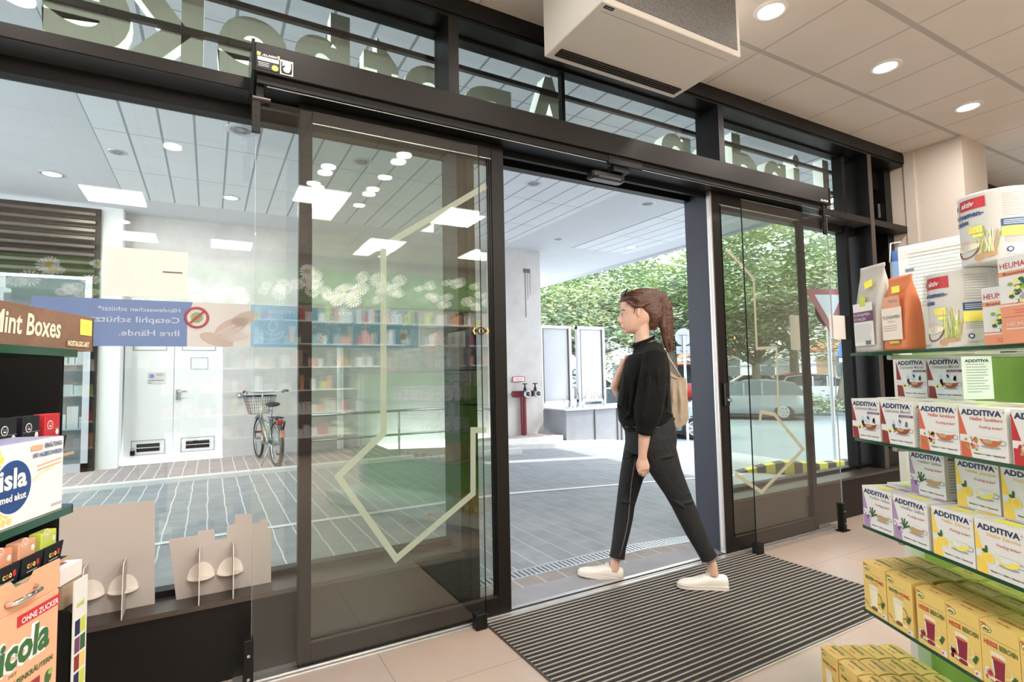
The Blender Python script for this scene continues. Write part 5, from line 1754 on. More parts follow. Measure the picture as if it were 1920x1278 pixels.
def tea(kind):
    a_, b_, cup = {'ingwer': ('INGWER+', 'HONIG', 'p_cream'), 'beeren': ('HEISSE ', 'BEERCHEN', 'p_berry'), 'salbei': ('SALBEI+', 'HONIG', 'p_cream')}[kind]
    W_, D_, H_ = .0905, .063, .142
    m = MB()
    m.bbox(0, W_, 0, D_, 0, H_ - .002, 'p_box', .0006)
    m.prism([V(0.001, D_ * q, H_ - .0025 + .004 * math.sin(PI * q)) for q in (0.01, .2, .4, .6, .8, .99)], V(W_ - .002, 0, 0), 'p_box')
    dcirc(m, .016, .124, .013, .008, 'p_dkgreen', 1); dcirc(m, .016, .124, .0115, .0066, 'p_box2', 2)
    dtext(m, 'day', .0075, .1205, 'p_dkgreen', w=.017, h=.009, bold=.04, shear=.2)
    dtext(m, 'apo', .003, .132, 'p_red', w=.013, h=.006, bold=.03)
    dline(m, [(.024, .112), (.070, .112)] if kind != 'beeren' else [(.004, .108), (.086, .108)], .0006, 'p_brown', 2)
    if kind == 'beeren':
        dtext(m, 'HEISSE', .008, .090, 'p_red', w=.033, h=.0155, bold=.02)
        dtext(m, 'BEERCHEN', .045, .090, 'p_dkgreen', w=.041, h=.0155, bold=.02)
    else:
        dtext(m, a_, .010, .094, 'p_dkgreen', w=.036, h=.014, bold=.02)
        dtext(m, b_, .048, .094, 'p_red', w=.034, h=.014, bold=.02)
        dtext(m, 'mit Honig', .03, .087, 'p_brown', w=.03, h=.005)
    g0 = .016 if kind != 'beeren' else .012
    # glass mug
    decal(m, [(.028, .020), (.054, .020), (.060, .078), (.022, .078)], 'p_box2', 2)
    decal(m, [(.0295, .024), (.0525, .024), (.057, .068), (.025, .068)], cup, 3)
    dcirc(m, .041, .078, .019, .0035, 'p_white', 4); dcirc(m, .041, .068, .0165, .003, 'p_tea2' if kind == 'beeren' else 'p_white', 4)
    dline(m, [(.030, .030), (.027, .064)], .003, 'p_white', 5)
    pts = [(.057 + .014 * math.sin(a) * 1.1, .050 + .014 * math.cos(a)) for a in [PI * i / 8 for i in range(9)]]
    dline(m, pts, .0022, 'p_brown' if kind != 'beeren' else 'p_cream', 5)
    decal(m, [(.068, .034), (.076, .028), (.085, .046), (.078, .050)][::-1], 'p_dkgreen', 6)
    dcirc(m, .041, .018, .030, .0045, 'p_cream', 1); dcirc(m, .043, .017, .012, .0055, 'p_brown' if kind != 'beeren' else 'p_berry', 6)
    dline(m, [(.006, .030), (.020, .016), (.04, .012)], .0022, 'p_brown', 5)
    if kind == 'beeren':
        for i in range(9):
            dcirc(m, random.uniform(.006, .022), random.uniform(.018, .044), .005, .005, random.choice(['p_berry', 'p_red', 'p_plum', 'p_white']), 6, n=10)
    decal(m, [(.072, .003), (.088, .003), (.088, .016), (.072, .016)], 'p_white', 3); dcirc(m, .077, .009, .003, .003, 'p_red', 4, n=8)
    dline(m, [(.004, .005), (.07, .005)], .001, 'p_gold', 2)
    # top print
    zt = H_ + .0022
    m.text(a_ + b_, V(.012, .030, zt + .0008), NX, V(0, 1, 0), 'p_dkgreen' if kind != 'beeren' else 'p_red', w=.062, h=.013, bold=.02)
    m.text('apo day', V(.030, .012, zt - .0002), NX, V(0, 1, 0), 'p_red', w=.03, h=.008, bold=.02)
    for i in range(9):
        m.box(W_, W_ + .0002, .010, .03 + random.uniform(0, .02), .03 + i * .009, .032 + i * .009, 'p_tan')
    return m


def tea_at(kind, x, y, z, lab, group):
    place('tea_' + kind, lambda: tea(kind), 'tea_box', lab, 'box', x, y, z, group)


g4 = 'yellow hot drink boxes on the fourth shelf'
z = SH[3]
rows = [(0, ''), (.0655, 'second row back, '), (.131, 'third row back, '), (.1965, 'fourth row back, ')]
for y, rn in rows:
    sh = -.008 * (y > 0)
    base = [('ingwer', -.020, 'far left yellow ginger honey box'), ('ingwer', .0735, 'second yellow ginger honey box'), ('beeren', .1785, 'yellow berry drink box next to the ginger boxes'), ('beeren', .2705, 'second yellow berry drink box'), ('beeren', .3625, 'third yellow berry drink box'), ('beeren', .4545, 'yellow berry drink box at the right frame edge')]
    for k_, x, lab in base:
        if y > .15 and x < 0:
            continue
        tea_at(k_, x + sh, y, z, lab + (', front row of the fourth shelf' if not rn else ', ' + rn.strip(', ') + ' on the fourth shelf'), g4)
g5 = 'yellow sage honey boxes on the bottom deck'
for j, y in enumerate((.048, .115, .182, .249)):
    for i in range(3):
        tea_at('salbei', -.332 + i * .096 + .004 * j, y, .129, 'yellow sage honey box on the bottom deck, %s column, %s row' % (['leftmost', 'second', 'third'][i], ['front', 'second', 'third', 'rear'][j]), g5)

# ---------------------------------------------------------------- top shelf: bags, tins, boxes, leaflet holder
ZT = SH[0]


def bag(name, lab, x, w, h, d, body, body2, y=0.0, prints=None, z=ZT, lean=0.0):
    t = thing(name, lab, 'bag', rp(x, y, z), RRZ)
    m = MB()
    secs = []
    prof = [(0, 1, 1.0), (.04, 1.02, 1.03), (.3, 1.02, 1.0), (.6, 1.0, .80), (.80, .96, .42), (.90, .95, .12), (.96, .93, .05), (1.0, .92, .04)]
    for f, kw, kd in prof:
        secs.append((V(w / 2 + lean * f, d / 2 - (d / 2) * (1 - kd) * 0.2, h * f), V(w / 2 * kw, 0, 0), V(0, d / 2 * kd, 0)))
    m.loft(secs, body, 28, True, 5.0)
    # wrinkle the skin a little
    rn = random.Random(int(x * 1000) + 7)
    m.v = [(a + rn.uniform(-.0012, .0012), b + rn.uniform(-.0012, .0012), c) for a, b, c in m.v]
    m.build('pouch', t)
    m = MB()
    prints(m)
    m.build('label', t)
    m = MB(); m.bbox(w * .03 + lean * .95, w * .97 + lean * .95, d * .40, d * .46, h * .955, h, body2, .001); m.build('fold_seal', t)
    return t


def p_seed(m):
    y = -.0035
    W_ = .105
    decal(m, [(.012, .145), (.014, .02), (.095, .02), (.093, .145)][::-1], 'p_white', 1, y)
    decal(m, [(.012, .090), (.012, .120), (.094, .120), (.094, .090)][::-1], 'p_plum', 2, y)
    decal(m, [(.042, .135), (.042, .165), (.066, .165), (.066, .135)][::-1], 'p_lime', 2, y)
    dtext(m, 'FLOHSAMEN-', .014, .107, 'p_white', w=.07, h=.012, ly=3, y=y); dtext(m, 'SCHALEN', .014, .094, 'p_white', w=.05, h=.012, ly=3, y=y)
    for i in range(12):
        dline(m, [(.016, .082 - i * .0045), (random.uniform(.075, .09), .082 - i * .0045)], .001, 'p_grey', 2, y)
    for i in range(9):
        dline(m, [(.060 + i * .0025, .022), (.060 + i * .0025, .034)], .0014, 'p_black', 3, y)
    decal(m, [(.062, .185), (.062, .205), (.094, .21), (.094, .19)][::-1], 'p_label', 2, .0)


def p_aurica(m):
    y = -.0035
    mat('aurica_grad', (.80, .70, .62), .5)
    decal(m, [(.010, .030), (.010, .118), (.082, .118), (.082, .030)][::-1], 'aurica_grad', 1, y)
    decal(m, [(.014, .118), (.018, .150), (.076, .150), (.08, .118)][::-1], 'p_peach', 1, y)
    dtext(m, 'Aurica', .035, .132, 'p_lav', w=.034, h=.014, bold=.01, ly=3, y=y, shear=.2)
    dtext(m, 'FLOHSAMEN', .014, .088, 'p_black', w=.06, h=.013, ly=3, y=y)
    dtext(m, 'indisch', .032, .078, 'p_grey', w=.024, h=.007, ly=3, y=y)
    for i in range(3):
        dline(m, [(.014, .068 - i * .006), (.064, .068 - i * .006)], .001, 'p_brown', 2, y)
    decal(m, [(.035, .020), (.035, .026), (.068, .026), (.068, .020)][::-1], 'p_lime', 2, y)
    decal(m, [(.045, .158), (.045, .176), (.074, .176), (.074, .158)][::-1], 'p_label', 2, .002)


bag('seed_bag', 'grey transparent bag of seed husks standing at the left end of the top shelf', -.005, .105, .255, .062, 'p_bag', 'p_bag', .0, p_seed, lean=.012)
bag('seed_bag', 'orange bag of seeds with yellow sticker standing in front on the top shelf', .108, .088, .205, .060, 'p_orange', 'p_orange', .004, p_aurica, lean=.006)
bag('seed_bag', 'orange bag of seeds standing behind the orange one with the yellow sticker', .205, .088, .205, .055, 'p_orange', 'p_orange', .085, p_aurica, lean=.006)


def tin(lab, cx, cy, z, r, h, turn=0.0):
    """white tin, label wrapped round the front"""
    t = thing('food_tin', lab, 'tin', rp(cx, cy, z), RRZ + turn)
    m = MB(); m.lathe((0, 0, 0), [(0, 0), (r * .97, 0), (r, .003), (r, h - .006), (r * 1.01, h - .005), (r * 1.01, h - .001), (r * .97, h), (r * .95, h - .003), (0, h - .003)], 'p_white', 48); m.build('can', t)
    L = MB()

    def wrap(fn):
        q = MB(); fn(q)
        vs, fs, ms = q.v, q.f, q.m
        # subdivide long faces by splitting text is unnecessary; bend each vertex round the can
        b = len(L.v)
        for (x, y, z_) in q.v:
            a = x / r
            rr = r + .0009 - y * 1.5
            L.v.append((rr * math.sin(a), -rr * math.cos(a), z_))
        for f, k in zip(fs, ms):
            L.f.append(tuple(b + i for i in f)); L.m.append(L.mi(q.mats[k])); L.sm.append(False)

    def rect(q, x0, x1, z0, z1, mm, ly=1):
        n = max(1, int((x1 - x0) / .006))
        for i in range(n):
            a, b_ = x0 + (x1 - x0) * i / n, x0 + (x1 - x0) * (i + 1) / n
            decal(q, [(a, z0), (b_, z0), (b_, z1), (a, z1)], mm, ly)

    s_ = h / .165

    def art(q):
        rect(q, -.022, .038, .128 * s_, .153 * s_, 'p_red')
        dtext(q, 'aktiv', -.014, .135 * s_, 'p_white', w=.030, h=.017, bold=.03, shear=.2)
        rect(q, -.046, -.028, .128 * s_, .148 * s_, 'p_light'); dcirc(q, -.037, .140 * s_, .006, .005, 'p_red', 2)
        dtext(q, 'Flohsamen-', -.046, .110 * s_, 'p_blue', w=.080, h=.017, bold=.03)
        dtext(q, 'schalen', -.046, .094 * s_, 'p_blue', w=.048, h=.017, bold=.03)
        rect(q, .000, .030, .070 * s_, .086 * s_, 'p_lemon'); rect(q, .010, .032, .060 * s_, .067 * s_, 'p_label')
        for i in range(26):
            a = random.uniform(.02, .055)
            dline(q, [(a, .020 * s_), (a + random.uniform(-.012, .012), random.uniform(.05, .085) * s_)], .0016, random.choice(['p_green', 'p_tan', 'p_cream', 'p_lime']), 1)
        dcirc(q, -.010, .040 * s_, .034, .026 * s_, 'p_brown', 3, PI, 2 * PI); dcirc(q, -.010, .041 * s_, .034, .010 * s_, 'p_cream', 4); dcirc(q, -.010, .044 * s_, .022, .010 * s_, 'p_pink', 5, 0, PI)
        dcirc(q, .036, .016 * s_, .018, .006, 'p_tan', 3); dcirc(q, .020, .011 * s_, .009, .008, 'p_tan', 3)
        rect(q, .062, .118, .076 * s_, .092 * s_, 'p_blue2')
        for i in range(3):
            rect(q, .066, .112, (.079 + i * .004) * s_, (.0805 + i * .004) * s_, 'p_light', 2)
        rect(q, .062, .118, .052 * s_, .074 * s_, 'p_lemon')
        for i in range(10):
            rect(q, .066, .112, (.100 + i * .0055) * s_, (.1008 + i * .0055) * s_, 'p_grey')
        for i in range(4):
            rect(q, .066, .112, (.038 + i * .004) * s_, (.0388 + i * .004) * s_, 'p_grey')
        dcirc(q, .074, .022 * s_, .006, .006, 'p_blue', 2); dcirc(q, .074, .022 * s_, .0035, .0035, 'p_white', 3)
        dtext(q, 'Inhalt: 250 g', .068, .008 * s_, 'p_grey', w=.04, h=.007)
    wrap(art)
    L.build('label_print', t)
    return t


tin('white tin of seed husks with red band standing in the front of the top shelf', .322, .052, ZT, .068, .185, -.10)
tin('white tin of seed husks lifted highest, stacked on top of the others', .415, .062, ZT + .1865, .068, .160, -.05)
tin('white tin of seed husks behind, its label mostly hidden by the front tin', .470, .13, ZT, .068, .185, -.1)


def heumann():
    W_, D_, H_ = .085, .055, .125
    m = MB(); m.bbox(0, W_, 0, D_, 0, H_, 'p_white', .0006)
    decal(m, [(0, 0), (W_, 0), (W_, .022), (0, .022)], 'p_salmon'); decal(m, [(0, .025), (W_, .025), (W_, .028), (0, .028)], 'p_salmon')
    decal(m, [(0, .084), (W_, .084), (W_, .094), (0, .094)], 'p_salmon')
    dtext(m, 'HEUMANN', .004, .100, 'p_red', w=.076, h=.017)
    dtext(m, 'Bronchialtee', .010, .086, 'p_brown', w=.066, h=.008, bold=.02)
    for i in range(40):
        a, rr = random.uniform(0, 6.28), random.uniform(0, .026)
        dcirc(m, .045 + rr * math.cos(a) * 1.1, .052 + rr * math.sin(a) * .9, .006, .004, random.choice(['p_dkgreen', 'p_dkgreen', 'p_green', 'p_lemon', 'p_lav', 'p_white']), 2 + i // 8, n=9)
    dline(m, [(.03, .012), (.07, .012)], .001, 'p_red', 2); dline(m, [(.03, .007), (.076, .007)], .001, 'p_red', 2)
    return m


place('heu', heumann, 'tea_box', 'white and salmon herbal tea box standing on the top shelf beside the tins', 'box', .438, -.012, ZT, 'herbal tea boxes at the right frame edge')
place('heu', heumann, 'tea_box', 'white and salmon herbal tea box raised higher and cut by the right frame edge', 'box', .503, -.035, ZT + .055, 'herbal tea boxes at the right frame edge')
place('heu', heumann, 'tea_box', 'white and salmon herbal tea box lying flat under the raised one', 'box', .592, -.035, ZT, 'herbal tea boxes at the right frame edge')
m = MB(); m.bbox(0, .085, 0, .055, 0, .0545, 'p_salmon', .0006); dline(m, [(.01, .03), (.075, .03)], .002, 'p_white', 1); dtext(m, 'HEUMANN', .012, .035, 'p_white', w=.06, h=.012)
o = m.build('tea_carton'); o.location = rp(.503, -.035, ZT); o.rotation_euler = (0, 0, RRZ); tag(o, 'low salmon carton under the raised herbal tea box', 'box')
# leaflet holder
t = thing('leaflet_holder', 'clear plastic leaflet holder with printed sheets behind the bags', 'leaflet holder', rp(-.055, .20, ZT), RRZ + .42)
m = MB(); m.box(.0, .30, 0, .003, 0, .335, 'p_light'); m.box(.002, .298, -.006, -.001, 0.02, .32, 'paper')
for i in range(16):
    z_ = .305 - i * .011
    m.box(.03 if i > 2 else .03, .03 + random.uniform(.12, .25), -.0066, -.006, z_, z_ + .0016, 'p_grey')
m.box(.02, .045, -.0067, -.006, .25, .26, 'p_black'); m.cyl((.12, -.0065, .05), (0, -1, 0), .008, .0005, 'p_green', 14); m.build('sheets', t)
m = MB(); m.box(-.02, .32, -.012, -.009, 0, .29, 'glass_clear'); m.box(-.02, -.017, -.012, .055, 0, .352, 'glass_clear')
m.tube([(-.02, -.012, .29), (-.02, .0, .352), (-.02, .055, .362)], .0018, 'white', 6); m.build('clear_holder', t)
m = MB(); m.box(-.026, -.021, .012, .055, 0, .33, 'sign_blue'); m.build('folder', t)
# carton the leaflet holder and rear things stand on: shelf itself

# ================================================================ LEFT SHELF UNIT, close to the camera
_l = atw(147, 942, .6)
LO = V(_l.x, _l.y, 0)
_d = ray(769, 709)
LX = V(_d.x, _d.y, 0).normalized()
LY = V(-LX.y, LX.x, 0)
LRZ = math.atan2(LX.y, LX.x)


def lp(x, y, z):
    return LO + LX * x + LY * y + V(0, 0, z)


Z1, Z2 = 1.116, 1.286
t = thing('shelf_unit', 'retail shelf unit with thick green glass shelves at the left frame edge', 'shelf', lp(0, 0, 0), LRZ)
for z in (Z1, Z2):
    m = MB()
    pts = [V(-.9, 0, z - .008), V(-.012, 0, z - .008)] + [V(-.012 + .012 * math.sin(a), .012 - .012 * math.cos(a), z - .008) for a in [PI * i / 12 for i in range(1, 7)]] + [V(0, .40, z - .008), V(-.9, .40, z - .008)]
    m.prism(pts, V(0, 0, .008), 'shelf_glass', 'glass_edge'); m.build('shelf', t)
m = MB(); m.box(-.9, -.02, .40, .43, 0, 1.5, 'green_panel'); m.build('back_panel', t)
m = MB(); m.box(-.02, .0, .38, .45, 0, 1.5, 'white_metal'); m.build('upright', t)
for z in (Z1, Z2):
    m = MB(); m.box(-.2, -.19, .05, .40, z - .02, z - .009, 'steel'); m.build('bracket', t)
m = MB(); m.box(-.9, -.02, .05, .43, .02, .12, 'white_metal'); m.build('plinth', t)
# lozenge carton
m = MB()
W_, H_, D_ = .150, .0765, .05
m.bbox(0, W_, 0, D_, 0, H_, 'p_white', .0005)
for i in range(12):
    for j in range(5):
        cx_, cz_ = .004 + i * .0075 + (j % 2) * .0037, .006 + j * .0065
        if (cz_ < .016 or cz_ > .05) and cx_ < .075 or (j in (3, 4) and False):
            dcirc(m, cx_, cz_, .0036, .0036, 'p_gold', 1, n=6)
for i in range(8):
    for j in range(3):
        dcirc(m, .006 + i * .0072 + (j % 2) * .0036, .058 + j * .006, .0034, .0034, 'p_yellow', 1, n=6)
dcirc(m, .075, .037, .026, .026, 'p_light', 2, n=36); dcirc(m, .075, .037, .0245, .0245, 'p_blue', 3, n=36)
dtext(m, 'isla', .056, .036, 'p_white', w=.036, h=.026, bold=.03, ly=5)
dtext(m, 'med akut', .058, .024, 'p_white', w=.034, h=.009, bold=.03, ly=5)
dtext(m, 'ERKÄLTUNGS-', .118, .068, 'p_blue', w=.028, h=.0065, bold=.03, ly=5); dtext(m, 'UND HALSBESCHWERDEN', .100, .060, 'p_blue', w=.046, h=.0060, bold=.03, ly=5)
decal(m, [(.098, .067), (.115, .067), (.115, .072), (.098, .072)], 'p_peach', 4); dline(m, [(.108, .051), (.146, .054)], .0012, 'p_peach', 3); dline(m, [(.108, .047), (.146, .050)], .0012, 'p_peach', 3)
dline(m, [(.102, .038), (.115, .044), (.135, .047)], .003, 'p_ltgreen', 2)
dtext(m, '20 PASTILLEN', .130, .006, 'p_blue', w=.017, h=.004, ly=5)
m.box(W_ * 0, W_, .002, D_ - .002, H_, H_ + .0003, 'p_lav')
o = m.build('lozenge_carton'); o.location = lp(-.172, .004, Z1); o.rotation_euler = (0, 0, LRZ); tag(o, 'white lozenge carton with round dark blue logo on the lower left glass shelf', 'box')
# counter display tray of mint tins
t = thing('display_tray', 'brown wood look cardboard tray on the upper left glass shelf', 'display tray', lp(-.19, .006, Z2), LRZ)
m = MB()
m.prism([V(0, 0, 0), V(.222, 0, 0), V(.222, 0, .040), V(0, 0, .041)], V(0, .003, 0), 'wood')
m.box(0, .222, .003, .16, 0, .003, 'wood'); m.prism([V(.219, 0, 0), V(.219, .16, 0), V(.219, .16, .066), V(.219, 0, .040)], V(.003, 0, 0), 'wood', 'wood_edge')
m.box(0, .222, .157, .16, 0, .066, 'wood'); m.build('tray', t)
m = MB()
dtext(m, 'Mint Boxes', .060, .012, 'p_cream', w=.098, h=.030, bold=.02, ly=2, shear=.12)
decal(m, [(.170, .003), (.214, .003), (.214, .011), (.170, .011)], 'p_brown', 2); dtext(m, 'NOSTALGIC-ART', .172, .0045, 'p_cream', w=.040, h=.008, bold=.03, ly=4)
decal(m, [(.194, .018), (.217, .018), (.217, .036), (.194, .036)], 'p_label', 3); dline(m, [(.199, .029), (.211, .029)], .0012, 'p_lime', 4); dline(m, [(.199, .025), (.211, .025)], .0012, 'p_lime', 4)
m.build('print', t)
for i in range(9):
    x = -.172 + i * .022
    c_ = ['p_cream', 'p_sky', 'p_pink', 'p_cream', 'p_ltgreen', 'p_cream', 'p_light', 'p_cream', 'p_sky'][i]
    tt = thing('mint_tin', ['small mint tin at the left edge of the brown tray', 'pale blue mint tin, second in the brown tray', 'pink mint tin, third in the brown tray', 'cream mint tin, fourth in the brown tray', 'green mint tin in the middle of the brown tray', 'cream mint tin right of the green one in the tray', 'grey mint tin with a dark picture in the tray', 'cream mint tin second from the right in the tray', 'pale blue mint tin at the right end of the tray'][i], 'tin', lp(x, .03 + .008 * i, Z2 + .0035), LRZ + .12)
    m = MB(); hh_ = .070 - i * .003
    m.loft([(V(.011, .02, 0), V(.0105, 0, 0), V(0, .021, 0)), (V(.011, .02, hh_ * .7), V(.0105, 0, 0), V(0, .021, 0)), (V(.011, .022, hh_ * .92), V(.0095, 0, 0), V(0, .016, 0)), (V(.011, .022, hh_), V(.006, 0, 0), V(0, .008, 0))], c_, 20, True, 3.5); m.build('tin_body', tt)
    m = MB(); dcirc(m, .011, hh_ * .72, .007, .010, ['p_red', 'p_navy', 'p_brown'][i % 3], 1, y=-.0012); dline(m, [(.005, hh_ * .5), (.017, hh_ * .5)], .002, ['p_navy', 'p_red', 'p_dkgreen'][i % 3], 1, y=-.0012); m.build('picture', tt)
# hanging sweet packet on a hook
t = thing('sweets_packet', 'orange sweets packet with green lettering hanging from a metal hook at lower left', 'packet', lp(-.118, .02, .853), LRZ + math.radians(-3))
m = MB(); Wp, Hp = .115, .205
m.bbox(0, Wp, 0, .022, 0, Hp - .03, 'p_peach', .002); m.prism([V(.001, .0, Hp - .03), V(Wp - .001, .0, Hp - .03), V(Wp - .001, .0, Hp), V(.078, .0, Hp), V(.072, .0, Hp - .008), V(.052, .0, Hp - .008), V(.046, .0, Hp), V(.001, .0, Hp)], V(0, .002, 0), 'p_peach'); m.build('carton', t)
m = MB()
dtext(m, 'Ricola', .010, .122, 'p_white', w=.088, h=.040, bold=.09, ly=2, shear=.1); dtext(m, 'Ricola', .010, .122, 'p_dkgreen', w=.088, h=.040, bold=.035, ly=4, shear=.1)
decal(m, [(.055, .157), (Wp, .157), (Wp, .168), (.055, .168)], 'p_red', 2); dtext(m, 'OHNE ZUCKER', .060, .159, 'p_white', w=.052, h=.008, bold=.02, ly=4)
dtext(m, 'MIT', .046, .113, 'p_dkgreen', w=.010, h=.005, ly=3); dtext(m, 'SCHWEIZER ALPENKRÄUTERN', .006, .103, 'p_dkgreen', w=.100, h=.0075, bold=.03, ly=3)
decal(m, [(.020, .03), (.088, .03), (.088, .092), (.020, .092)], 'p_white', 2); decal(m, [(.020, .070), (.088, .070), (.088, .096), (.020, .096)], 'p_dark_red', 3)
dtext(m, 'INGWER', .038, .085, 'p_white', w=.03, h=.008, bold=.03, ly=5); dtext(m, 'ORANGENMINZE', .028, .074, 'p_white', w=.052, h=.008, bold=.03, ly=5)
dcirc(m, .055, .052, .017, .012, 'p_tan', 4); dcirc(m, .053, .054, .011, .007, 'p_peach', 5)
for i in range(4):
    dcirc(m, .100, .088 - i * .022, .005, .007, 'p_dkgreen', 3, n=9); dcirc(m, .103, .092 - i * .022, .004, .003, 'p_green', 4, n=9)
m.build('print', t)
m = MB(); m.tube([(.040, .0, Hp - .020), (.044, -.007, Hp - .019), (.056, -.010, Hp - .0175), (.072, -.009, Hp - .0165), (.080, .002, Hp - .0155), (.080, .25, Hp - .0155)], .0026, 'chrome', 10)
tag(m.build('display_hook'), 'chrome hook holding the orange sweets packet', 'hook')
o = bpy.data.objects['display_hook']; o.location = t.location; o.rotation_euler = t.rotation_euler
# black cardboard floor display behind
_k = atw(112, 900, 1.12)
KO = V(_k.x, _k.y, 0)


def kp_(x, y, z):
    return KO + LX * x + LY * y + V(0, 0, z)


t = thing('cardboard_display', 'black cardboard floor display with tiers of small packets at the far left', 'display stand', kp_(0, 0, 0), LRZ)
m = MB(); m.box(-.42, -.004, .20, .206, 0, 1.33, 'black'); m.box(-.008, 0, .0, .20, .0, 1.33, 'black'); m.box(-.002, .001, -.001, .20, 0, 1.33, 'frame_black'); m.build('cabinet', t)
TIER = [(1.105, 0), (.892, 0)]
for z, _ in TIER:
    m = MB(); m.box(-.42, .004, -.02, .2, z - .004, z, 'black'); m.box(-.42, .006, -.022, -.02, z - .005, z + .001, 'wood_edge'); m.box(-.42, -.01, .0, .2, z - .045, z - .005, 'black'); m.build('tier', t)
m = MB(); m.bbox(.0, .05, -.03, .14, .42, .78, 'black', .003); m.box(.012, .038, -.036, -.03, .48, .74, 'wood_edge'); m.build('side_pocket', t)
for ti, (z, _) in enumerate(TIER):
    for i in range(3):
        x = -.045 - i * .062
        tt = thing('sweets_tray', '%s %s small black open tray of sweets on the %s tier' % (['rightmost', 'middle', 'leftmost'][i], ['upper', 'lower'][ti], ['upper', 'lower'][ti]), 'tray', kp_(x - .02, -.012, z + .0005), LRZ)
        m = MB(); m.prism([V(0, 0, 0), V(.052, 0, 0), V(.055, -.004, .036), V(-.003, -.004, .036)], V(0, .003, 0), 'p_black'); m.box(0, .052, .003, .10, 0, .002, 'p_black'); m.box(0, .002, .003, .1, 0, .03, 'p_black'); m.box(.05, .052, .003, .1, 0, .03, 'p_black'); m.build('tray', tt)
        m = MB()
        for q, (ch, cc_) in enumerate(zip('cool', ('p_lime', 'p_orange_red', 'p_lemon', 'p_red'))):
            dtext(m, ch, .012 + q * .008, .013, cc_, w=.007, h=.016 if ch != 'l' else .014, bold=.03, ly=4, y=-.002)
        dline(m, [(.014, .006), (.042, .006)], .001, 'p_light', 2, -.001); m.build('print', tt)
        c_ = [['p_red', 'p_black', 'p_black'], ['p_lime', 'p_peach', 'p_salmon']][ti][i]
        m = MB(); m.bbox(.003, .049, .006, .028, .003, .082 if ti == 0 else .062, c_, .001)
        dcirc(m, .018, .060, .009, .009, 'p_white', 1, y=.0058); dcirc(m, .018, .060, .0072, .0072, c_, 2, y=.0058); dcirc(m, .0155, .062, .001, .001, 'p_white', 3, y=.0058, n=6); dcirc(m, .0205, .062, .001, .001, 'p_white', 3, y=.0058, n=6); dcirc(m, .018, .059, .004, .003, 'p_white', 3, PI, 2 * PI, y=.0058)
        dcirc(m, .040, .045, .005, .006, 'p_white', 1, y=.0058, n=12); dline(m, [(.003, .052), (.049, .052)], .0006, 'p_grey', 1, .0058)
        o = m.build('sweets_pack'); o.location = kp_(x - .02, -.012, z + .0005); o.rotation_euler = (0, 0, LRZ)
        tag(o, '%s flat sweets pack standing in the %s of the black trays, %s tier' % ({'p_red': 'red', 'p_black': 'black', 'p_lime': 'lime green', 'p_peach': 'peach', 'p_salmon': 'salmon'}[c_], ['rightmost', 'middle', 'leftmost'][i], ['upper', 'lower'][ti]), 'packet')
# leaflets in the side pocket
t = thing('leaflet', 'white leaflet with rows of coloured squares tucked in the side of the black display', 'leaflet', kp_(-.022, -.045, .575), LRZ)
m = MB(); m.box(0, .045, 0, .003, 0, .27, 'p_white')
dtext(m, 'cool', .008, .215, 'p_lime', w=.024, h=.018, bold=.03, ly=3)
for i in range(5):
    for j in range(2):
        m.box(.004 + j * .019, .021 + j * .019, -.0004, 0, .02 + i * .035, .050 + i * .035, ['p_plum', 'p_dkgreen', 'p_navy', 'p_lime', 'p_dark_red', 'p_gold'][(i * 2 + j) % 6])
m.build('sheet', t)
t = thing('paper_stack', 'stack of white printed papers behind the leaflet beside the black display', 'papers', kp_(.012, -.005, .83), LRZ)
m = MB(); m.prism([V(-.01, 0, 0), V(.065, 0, 0), V(.065, .13, 0), V(-.01, .13, 0)], V(0, 0, .032), 'p_white', 'paper'); m.box(0, .05, .02, .03, .0322, .0325, 'p_dark_red'); m.box(.0, .05, .07, .075, .0322, .0325, 'p_grey'); m.build('sheets', t)
m = MB(); m.box(.0, .060, .0, .125, -.2, -.004, 'wood_edge'); m.build('carton', t)
# ================================================================ THE WALKING WOMAN
PW = 3.17
_g = atw(1222, 1085, PW)
PO = V(_g.x, _g.y, 0)
FW = -V(CR.x, CR.y, 0).normalized()            # she faces image left
LF = V(-FW.y, FW.x, 0)                         # her left, towards the camera
PRZ = math.atan2(FW.y, FW.x)


def q(u, v, b=0.0):
    """pixel + sideways offset (m, towards the camera) -> her own coordinates"""
    n = V(CF.x, CF.y, 0).normalized()
    d = ray(u, v)
    # plane facing the camera through her axis, shifted towards the camera by b
    t_ = ((PO - CP).dot(n) - b) / d.dot(n)
    p = CP + d * t_ - PO
    return V(p.dot(FW), p.dot(LF), p.z)


PX = PW / F_PX
root = thing('person', 'woman in black shirt and black jeans walking out through the door, brown ponytail, white sneakers', 'person', PO, PRZ)
F1, L1, U1 = V(1, 0, 0), V(0, 1, 0), V(0, 0, 1)


def limb(mb, pts, m='skin', n=16, p=2.2):
    """pts: (u, v, b, half width seen from the side in px, half width sideways in m)"""
    C_ = [q(u, v, b) for u, v, b, _, _ in pts]
    secs = []
    for i, c in enumerate(C_):
        t_ = (C_[min(i + 1, len(C_) - 1)] - C_[max(i - 1, 0)]).normalized()
        a = (F1 - t_ * F1.dot(t_))
        if a.length < .2:
            a = U1 - t_ * U1.dot(t_)
        a.normalize()
        b_ = t_.cross(a).normalized()
        secs.append((c, a * pts[i][3] * PX, b_ * pts[i][4]))
    mb.loft(secs, m, n, True, p)


